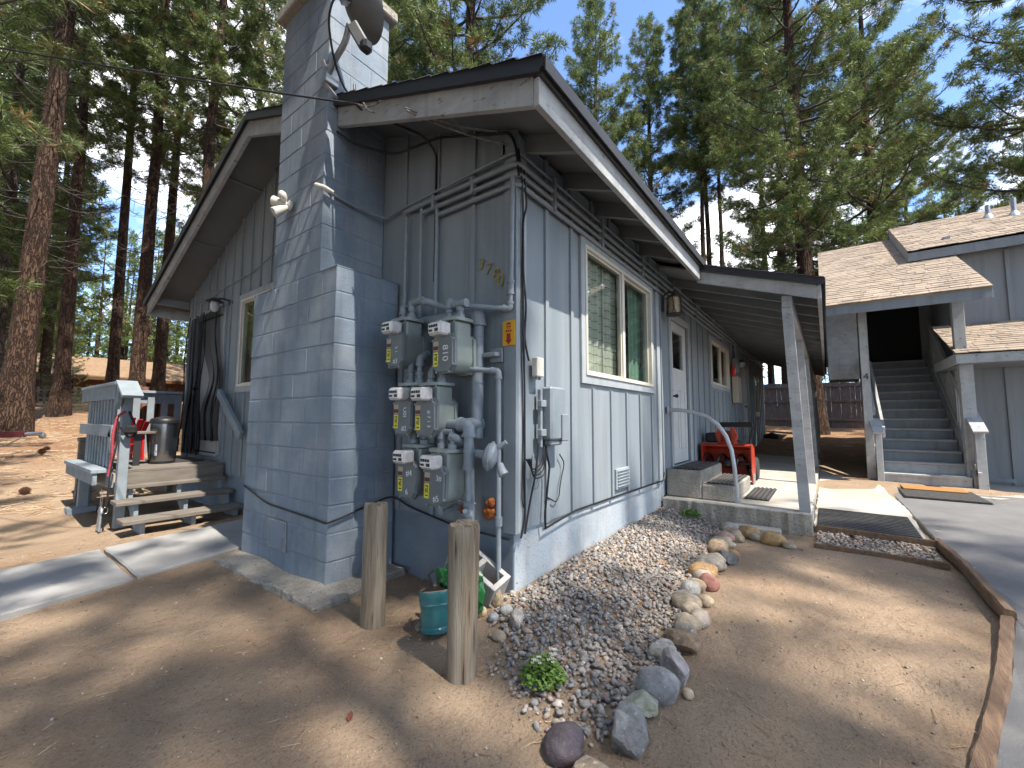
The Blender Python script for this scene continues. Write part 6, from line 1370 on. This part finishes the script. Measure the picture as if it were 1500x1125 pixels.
RK = [(-.80, -.83, .095, .075, .055, PU, 'smooth dark purple rock at the near tip of the gravel bed', 0),
 (-.87, -.985, .085, .075, .055, TN, 'pale tan rock cut by the bottom of the picture', 7),
 (-.62, -1.02, .11, .095, .085, GR, 'large jagged grey rock with white streaks in the border', 11),
 (-.435, -1.00, .075, .10, .045, (.38, .37, .27), 'flat greenish grey rock behind the jagged grey one', 8),
 (-.29, -1.03, .085, .10, .075, (.27, .265, .26), 'smooth rounded grey boulder in the border', 0),
 (-.08, -1.04, .08, .12, .07, (.34, .31, .30), 'grey angular rock with a pale top next to the round boulder', 9),
 (.06, -.95, .04, .09, .06, WH, 'narrow whitish rock wedged behind the grey angular one', 7),
 (.21, -1.00, .10, .10, .07, BR, 'rough brown rock midway along the border', 6),
 (.43, -.98, .06, .07, .045, TN, 'small tan rock after the rough brown one', 0),
 (.56, -1.02, .05, .09, .035, (.36, .30, .25), 'flat greyish tan rock lying crosswise in the border', 0),
 (.72, -.90, .08, .07, .045, TN, 'wide tan rock midway up the border', 0),
 (.90, -.88, .055, .055, .05, WH, 'whitish rounded rock below the red stone', 0),
 (1.08, -.96, .06, .065, .055, (.27, .12, .095), 'dark red rounded stone in the border', 0),
 (1.32, -.87, .09, .08, .06, OR_, 'orange rounded stone above the red one', 0),
 (1.56, -.88, .11, .09, .055, (.38, .33, .26), 'broad grey tan rock above the orange stone', 0),
 (1.76, -.96, .075, .08, .05, DK_, 'dark grey pointed rock on the yard side of the border', 6),
 (1.93, -.99, .045, .04, .03, OR_, 'small orange pebble beside the dark pointed rock', 0),
 (2.08, -.84, .09, .07, .05, (.46, .33, .2), 'tan orange rock toward the porch', 0),
 (2.46, -.82, .09, .08, .05, PK, 'pinkish rock close to the porch end', 0),
 (2.86, -.82, .09, .08, .06, WH, 'pale cream rock nearest the porch slab', 0),
 (2.58, -.90, .08, .06, .045, TN, 'tan rock between the pink and cream ones', 0),
 (2.84, -.98, .10, .085, .06, OR_, 'bright orange oval rock near the porch slab', 0),
 (2.70, -1.22, .10, .085, .055, (.43, .27, .12), 'largest orange oval rock set apart near the porch corner', 0),
 (2.74, -1.08, .07, .06, .04, (.34, .28, .22), 'small grey brown rock between the two orange ovals', 0),
 (2.62, -1.36, .05, .04, .025, TN, 'little tan stone at the end of the row by the porch corner', 0),
 (-.21, -1.14, .022, .025, .018, (.5, .38, .26), 'tiny tan pebble beside the rounded grey boulder', 0),
 (.82, -1.00, .04, .05, .028, (.46, .36, .24), 'small flat tan stone on the yard side', 0),
 (2.28, -.88, .06, .05, .03, (.45, .38, .28), 'small cream stone below the pink rock', 0),
 (.33, -.99, .05, .06, .045, (.33, .28, .22), 'little grey brown stone pressed between the rough brown rock and the small tan one', 0),
 (.64, -.95, .05, .05, .04, (.40, .33, .24), 'small tan stone filling the gap below the wide tan rock', 0),
 (.80, -.86, .05, .06, .04, (.30, .27, .24), 'small grey stone on the gravel side of the wide tan rock', 5),
 (.98, -.90, .05, .055, .045, (.37, .28, .19), 'small brown stone between the whitish and red ones', 0),
 (1.19, -.90, .065, .06, .05, (.34, .29, .24), 'grey tan stone between the red and orange ones', 0),
 (1.44, -.84, .06, .055, .045, (.29, .26, .23), 'grey stone on the gravel side above the orange stone', 5),
 (1.67, -.90, .07, .06, .045, (.41, .34, .25), 'light tan stone touching the dark pointed rock', 0),
 (1.90, -.87, .08, .065, .05, (.38, .27, .17), 'brown stone between the broad grey rock and the tan orange one', 0),
 (2.20, -.82, .08, .065, .05, (.33, .29, .25), 'grey tan stone two before the pinkish rock', 0),
 (2.34, -.84, .06, .055, .045, (.42, .33, .22), 'tan stone just before the pinkish rock', 0),
 (2.72, -.86, .07, .06, .05, (.36, .28, .19), 'brown stone between the tan and cream rocks near the slab', 0)]
for i, (x, y, sx, sy, sz, c, lb, an) in enumerate(RK): k_ = 1.0 if i < 8 else 1.22; rock(x, y, sx*k_, sy*k_, sz*k_, c, lb, rz=i*1.7 if an else .2*i, seed=i+1, ang=an)
RK2 = [(-.28, -.22, .045, .05, .06, (.50, .43, .36), 'blocky pale stone on the gravel near the foundation corner', 7),
 (-.17, .02, .05, .045, .085, (.36, .28, .17), 'upright brown stone leaning by the riser pipe', 6),
 (-.30, .03, .035, .035, .035, (.55, .38, .22), 'small peach coloured stone beside the green bag', 6),
 (-.31, -.07, .033, .033, .028, (.36, .35, .34), 'round grey pebble below the peach stone', 0),
 (-.41, -.19, .055, .04, .022, (.38, .30, .21), 'flat brown stone half buried beside the cracked post', 0),
 (-.22, -.10, .04, .035, .035, (.42, .41, .38), 'round pale grey stone between the brown and blocky stones', 0),
 (-.16, .10, .04, .035, .05, (.42, .20, .15), 'reddish stone tucked behind the brown upright one', 5)]
for i, (x, y, sx, sy, sz, c, lb, an) in enumerate(RK2): rock(x, y, sx, sy, sz, c, lb, rz=i*1.1, seed=50+i, ang=an, group='stones at the foundation corner')
st_ = thing('stepping_slab', 'flat grey concrete paver lying against the porch slab', 'paver', (2.98, -1.05, H(2.98, -1.05)), rad(95)); mb = MB(); mb.box((-.22, -.075, -.02), (.22, .075, .085), .012); mb.build('paver', M['conc'], st_)
# broken clods near the chimney footing
rock(-.45, .92, .06, .05, .035, (.34, .27, .20), 'lump of broken earth between the posts', seed=71, ang=6, group='loose lumps in the yard')
rock(-.52, .30, .05, .05, .035, (.20, .17, .15), 'dark half buried stone behind the pot', seed=72, ang=4, group='loose lumps in the yard')
# ------------------------------------------------------------------ gravel
OCTV = np.array([(1, 0, 0), (-1, 0, 0), (0, 1, 0), (0, -1, 0), (0, 0, 1), (0, 0, -1.)]); OCTF = np.array([(0, 2, 4), (2, 1, 4), (1, 3, 4), (3, 0, 4), (2, 0, 5), (1, 2, 5), (3, 1, 5), (0, 3, 5)])
def pebbles(name, pts, sizes, cols, flat=.62, seed=5, ico=None):
    ICO1V, ICO1F = ico if ico else (globals()['ICO1V'], globals()['ICO1F'])
    g = np.random.default_rng(seed); n = len(pts)
    sc_ = sizes[:, None]*np.stack([g.uniform(.75, 1.3, n), g.uniform(.6, 1.0, n), flat*g.uniform(.6, 1.1, n)], -1)
    q = unit(g.normal(0, 1, (n, 4))*np.array([1.6, .45, .45, 1.6]))
    w_, x, y, z = q.T
    Rm = np.stack([np.stack([1-2*(y*y+z*z), 2*(x*y-z*w_), 2*(x*z+y*w_)], -1), np.stack([2*(x*y+z*w_), 1-2*(x*x+z*z), 2*(y*z-x*w_)], -1), np.stack([2*(x*z-y*w_), 2*(y*z+x*w_), 1-2*(x*x+y*y)], -1)], 1)
    base = ICO1V[None]*(1+g.normal(0, .13, (n, len(ICO1V), 1)))
    V = np.einsum('nij,nkj->nki', Rm, base*sc_[:, None, :])+pts[:, None, :]
    Fc = (ICO1F[None]+(np.arange(n)*len(ICO1V))[:, None, None]).reshape(-1, 3)
    C = np.repeat(cols, len(ICO1V), 0)
    return np_mesh(name, V.reshape(-1, 3), Fc, M['stonev'], C, smooth=True)
g = np.random.default_rng(9)
PAL = np.array([(.22, .215, .21), (.27, .26, .25), (.17, .17, .175), (.33, .285, .24), (.40, .32, .25), (.31, .235, .19), (.37, .345, .32), (.24, .20, .18), (.48, .43, .37), (.42, .27, .20), (.13, .128, .13)])
PW = np.array([.17, .16, .13, .12, .08, .09, .08, .08, .04, .03, .06]); PW /= PW.sum()
def bedr(x):     # border line y(x) of the bed
    return np.interp(x, [-.9, -.6, -.3, 0, .5, 1.0, 1.6, 2.2, 3.0, 3.2], [-.80, -.98, -1.02, -1.02, -.98, -.92, -.88, -.84, -.88, -.9])
X = g.uniform(-.95, 3.14, 26000); Y = g.uniform(-1.1, .12, 26000)
left = np.interp(Y, [-1.1, -.8, -.5, -.28, 0, .12], [-.86, -.84, -.74, -.62, -.30, -.20])
ok = (Y > bedr(X)) & (X > left) & ~((X > .0) & (Y > -.005)) & ~((X > 3.1) & (Y > -1.6))
fringe = g.uniform(0, 1, len(X)) < np.clip((X-left)/.28, 0, 1)*.9+.1
ok &= fringe; X, Y = X[ok][:8600], Y[ok][:8600]; n = len(X)
sz = .5*g.choice([.022, .028, .034, .042, .055], n, p=[.25, .32, .25, .13, .05])
Z = height(X, Y)+g.uniform(-.008, .020, n)
cols = (.72*PAL[g.choice(len(PAL), n, p=PW)]+.28*np.array([.29, .26, .23]))*g.uniform(.85, 1.2, (n, 1))
tag(link('gravel', pebbles('gravel', np.stack([X, Y, Z], -1), sz*1.0, cols)), 'mixed grey and brown river gravel bed beside the house', 'gravel', kind='stuff')
# gravel strip by the mat
n = 700; X = g.uniform(2.83, 3.32, n); Y = g.uniform(-2.46, -1.56, n); cols = PAL[g.choice(len(PAL), n, p=PW)]*g.uniform(1.0, 1.45, (n, 1))*np.array([1.08, 1.0, .90])
tag(link('gravel_strip', pebbles('gravel_strip', np.stack([X, Y, height(X, Y)+.02+.012*g.uniform(0, 1, n)], -1), g.uniform(.010, .022, n), cols, seed=6)), 'narrow strip of pale gravel in front of the large ribbed mat', 'gravel', kind='stuff')
# grit, twigs and needles scattered over the dirt
n = 26000; X = g.uniform(-3.4, 4.2, n); Y = g.uniform(-2.9, 4.4, n); keep = ~((X > -.0) & (Y > -.02)) & ~((X > -.62) & (Y > 1.2)) & ~((Y > 2.5) & (Y < 4)) & ~((X > 3) & (Y > -2.5)) & (Y > np.interp(X, [-3, -.2, 1.7, 3.4], [-1.95, -2.0, -2.45, -2.45])); X, Y = X[keep], Y[keep]; n = len(X)
sz = g.choice([.0025, .004, .006, .010], n, p=[.50, .34, .13, .03])
cols = np.array([(.30, .23, .17), (.42, .34, .26), (.16, .12, .09), (.24, .20, .17), (.50, .45, .38)])[g.integers(0, 5, n)]
tag(link('grit', pebbles('grit', np.stack([X, Y, height(X, Y)+sz*.3], -1), sz, cols, seed=7, ico=(OCTV, OCTF))), 'fine grit and small pebbles scattered on the dirt', 'grit', kind='stuff')
def needles_litter(n, x0, x1, y0, y1, seed, ln=(.03, .10), wd=.0018, height=height, cl=None):
    g = np.random.default_rng(seed); X = g.uniform(x0, x1, n); Y = g.uniform(y0, y1, n)
    kp = ~((X > -.02) & (X < 14.5) & (Y > -1.6) & (Y < 6.8)) & ~((Y > 2.5) & (Y < 4) & (X < .1) & (X > -4)) & ~((X > -.62) & (Y > 1.2) & (Y < 2.8))
    X, Y = X[kp], Y[kp]; n = len(X); a = g.uniform(0, 6.28, n); L = g.uniform(*ln, n); d = np.stack([np.cos(a), np.sin(a), np.zeros(n)], -1); s = np.stack([-np.sin(a), np.cos(a), np.zeros(n)], -1)*wd
    c = np.stack([X, Y, height(X, Y)+.003], -1); A = c-d*L[:, None]/2; B = c+d*L[:, None]/2; A[:, 2] = height(A[:, 0], A[:, 1])+.003; B[:, 2] = height(B[:, 0], B[:, 1])+.003+g.uniform(0, .012, n)
    up = np.array([0, 0, wd]); V = np.stack([A-s, A+s, A+up, B-s, B+s, B+up], 1).reshape(-1, 3); q = np.arange(n)[:, None]*6
    Fc = np.concatenate([q+np.array([[0, 2, 5, 3]]), q+np.array([[2, 1, 4, 5]])]); col = np.array([(.34, .22, .12), (.25, .16, .095), (.42, .31, .20)])[g.integers(0, 3, n)]
    return V, Fc, np.repeat(col, 6, 0)
V, Fc, col = needles_litter(2200, -3.4, 3.2, -2.3, 4.6, 3)
tag(link('needle_litter', np_mesh('needle_litter', V, Fc, M['stonev'], col)), 'dry pine needles lying on the yard dirt', 'needle litter', kind='stuff')
V, Fc, col = needles_litter(9000, -6, 6, 6.5, 22, 4, (.1, .3), .008)
tag(link('needle_litter', np_mesh('needle_litter', V, Fc, M['stonev'], col)), 'thick brown pine needle litter under the left trees', 'needle litter', kind='stuff')
V, Fc, col = needles_litter(1500, -1.0, 7.0, -6.0, -2.6, 8, (.04, .12), .003, lambda x, y: .046+.024*np.maximum(0, np.asarray(x)-1.0))
tag(link('needle_litter', np_mesh('needle_litter', V, Fc, M['stonev'], col)), 'stray dry needles on the asphalt driveway', 'needle litter', kind='stuff')
# ------------------------------------------------------------------ pine cones
for i, (x, y, lb) in enumerate(((-1.55, 7.9, 'brown pine cone lying alone on the dirt left of the deck'), (-1.1, 11.2, 'brown pine cone on the needle litter behind the deck slats'), (-.9, 12.6, 'pine cone far back on the orange litter near the railing'), (-2.1, 12.9, 'pine cone near the trailer drawbar'))):
    pc = thing('pine_cone', lb, 'pine cone', (x, y, H(x, y)+.045), i, 'pine cones on the ground'); mb = MB()
    for k in range(7):
        t = k/6; r_ = .062*math.sin(.5+2.2*t); 
        for j in range(9):
            a = j*6.283/9+k*.35; Mq = Matrix.Rotation(a, 4, 'Z') @ Matrix.Translation((r_*.55, 0, -.05+.11*t)) @ Matrix.Rotation(rad(-25), 4, 'Y'); mb.box((0, -.014, -.004), (r_*.6, .014, .004), .002, Mq)
    mb.lathe([(.012, -.055), (.03, 0), (.01, .06)], 8); mb.build('scales', M['pinecone'], pc)
# dry leaf on the dirt
lf = thing('dry_leaf', 'single reddish dry leaf on the foreground dirt', 'leaf', (-1.22, -.03, H(-1.22, -.03)+.006), .8); mb = MB(); mb.add([(-.026, 0, .0), (-.008, .012, .006), (.012, .011, .004), (.028, 0, .008), (.012, -.011, .006), (-.008, -.012, .002), (0, 0, .0)], [(6, 0, 1), (6, 1, 2), (6, 2, 3), (6, 3, 4), (6, 4, 5), (6, 5, 0)]); mb.build('leaf', pmat('dryleaf', (.20, .055, .03), (.14, .04, .025), 60, .8), lf)
# ------------------------------------------------------------------ small leafy plants
def plant(x, y, r, h, n, label, flowers, seed):
    g = random.Random(seed); o = thing('leafy_plant', label, 'plant', (x, y, H(x, y))); mb = MB(); sm = MB()
    for i in range(n):
        a = g.uniform(0, 6.28); q = math.sqrt(g.uniform(0, 1)); zz = h*(.25+.75*(1-q*q)*g.uniform(.6, 1.05)); c = Vector((r*q*math.cos(a), r*q*math.sin(a), zz)); L = g.uniform(.018, .034); W_ = L*.62
        d = Vector((math.cos(a+g.gauss(0, .6)), math.sin(a+g.gauss(0, .6)), g.uniform(-.3, .5))).normalized(); s = d.cross(Vector((g.gauss(0, .4), g.gauss(0, .4), 1))).normalized(); u_ = s.cross(d)
        mb.add([c-d*L*.5, c-d*L*.15+s*W_*.5+u_*.003, c+d*L*.1+s*W_*.34, c+d*L*.3+s*W_*.42, c+d*L*.55, c+d*L*.3-s*W_*.42, c+d*L*.1-s*W_*.34, c-d*L*.15-s*W_*.5+u_*.003], [(0, 1, 2, 6, 7), (2, 3, 4, 5, 6)])
        if i % 9 == 0: sm.tube([(0, 0, .0), c*.5+Vector((0, 0, .01)), c], .0022, 5)
    mb.build('leaves', M['leaf'], o)['kind'] = 'stuff'; sm.build('stems', pmat('stem', (.12, .2, .05), None), o)['kind'] = 'stuff'
    if flowers:
        fm = MB()
        for (fx_, fy_, fz_) in flowers:
            for k in range(9):
                c = Vector((fx_+g.gauss(0, .012), fy_+g.gauss(0, .012), fz_+g.gauss(0, .008)))
                for j in range(5):
                    a = j*1.2566+g.uniform(0, .4); fm.add([c, c+Vector((.009*math.cos(a-.35), .009*math.sin(a-.35), .003)), c+Vector((.012*math.cos(a), .012*math.sin(a), .004)), c+Vector((.009*math.cos(a+.35), .009*math.sin(a+.35), .003))], [(0, 1, 2, 3)])
        fm.build('flowers', M['petal'], o)['kind'] = 'stuff'
plant(-.55, -.57, .105, .125, 520, 'bright green leafy plant with cream flowers on the gravel', [(-.0, -.05, .135), (.05, -.03, .14), (-.05, .0, .125)], 3)
plant(3.0, -.37, .12, .10, 330, 'small bright green plant in the gravel against the porch slab', None, 4)
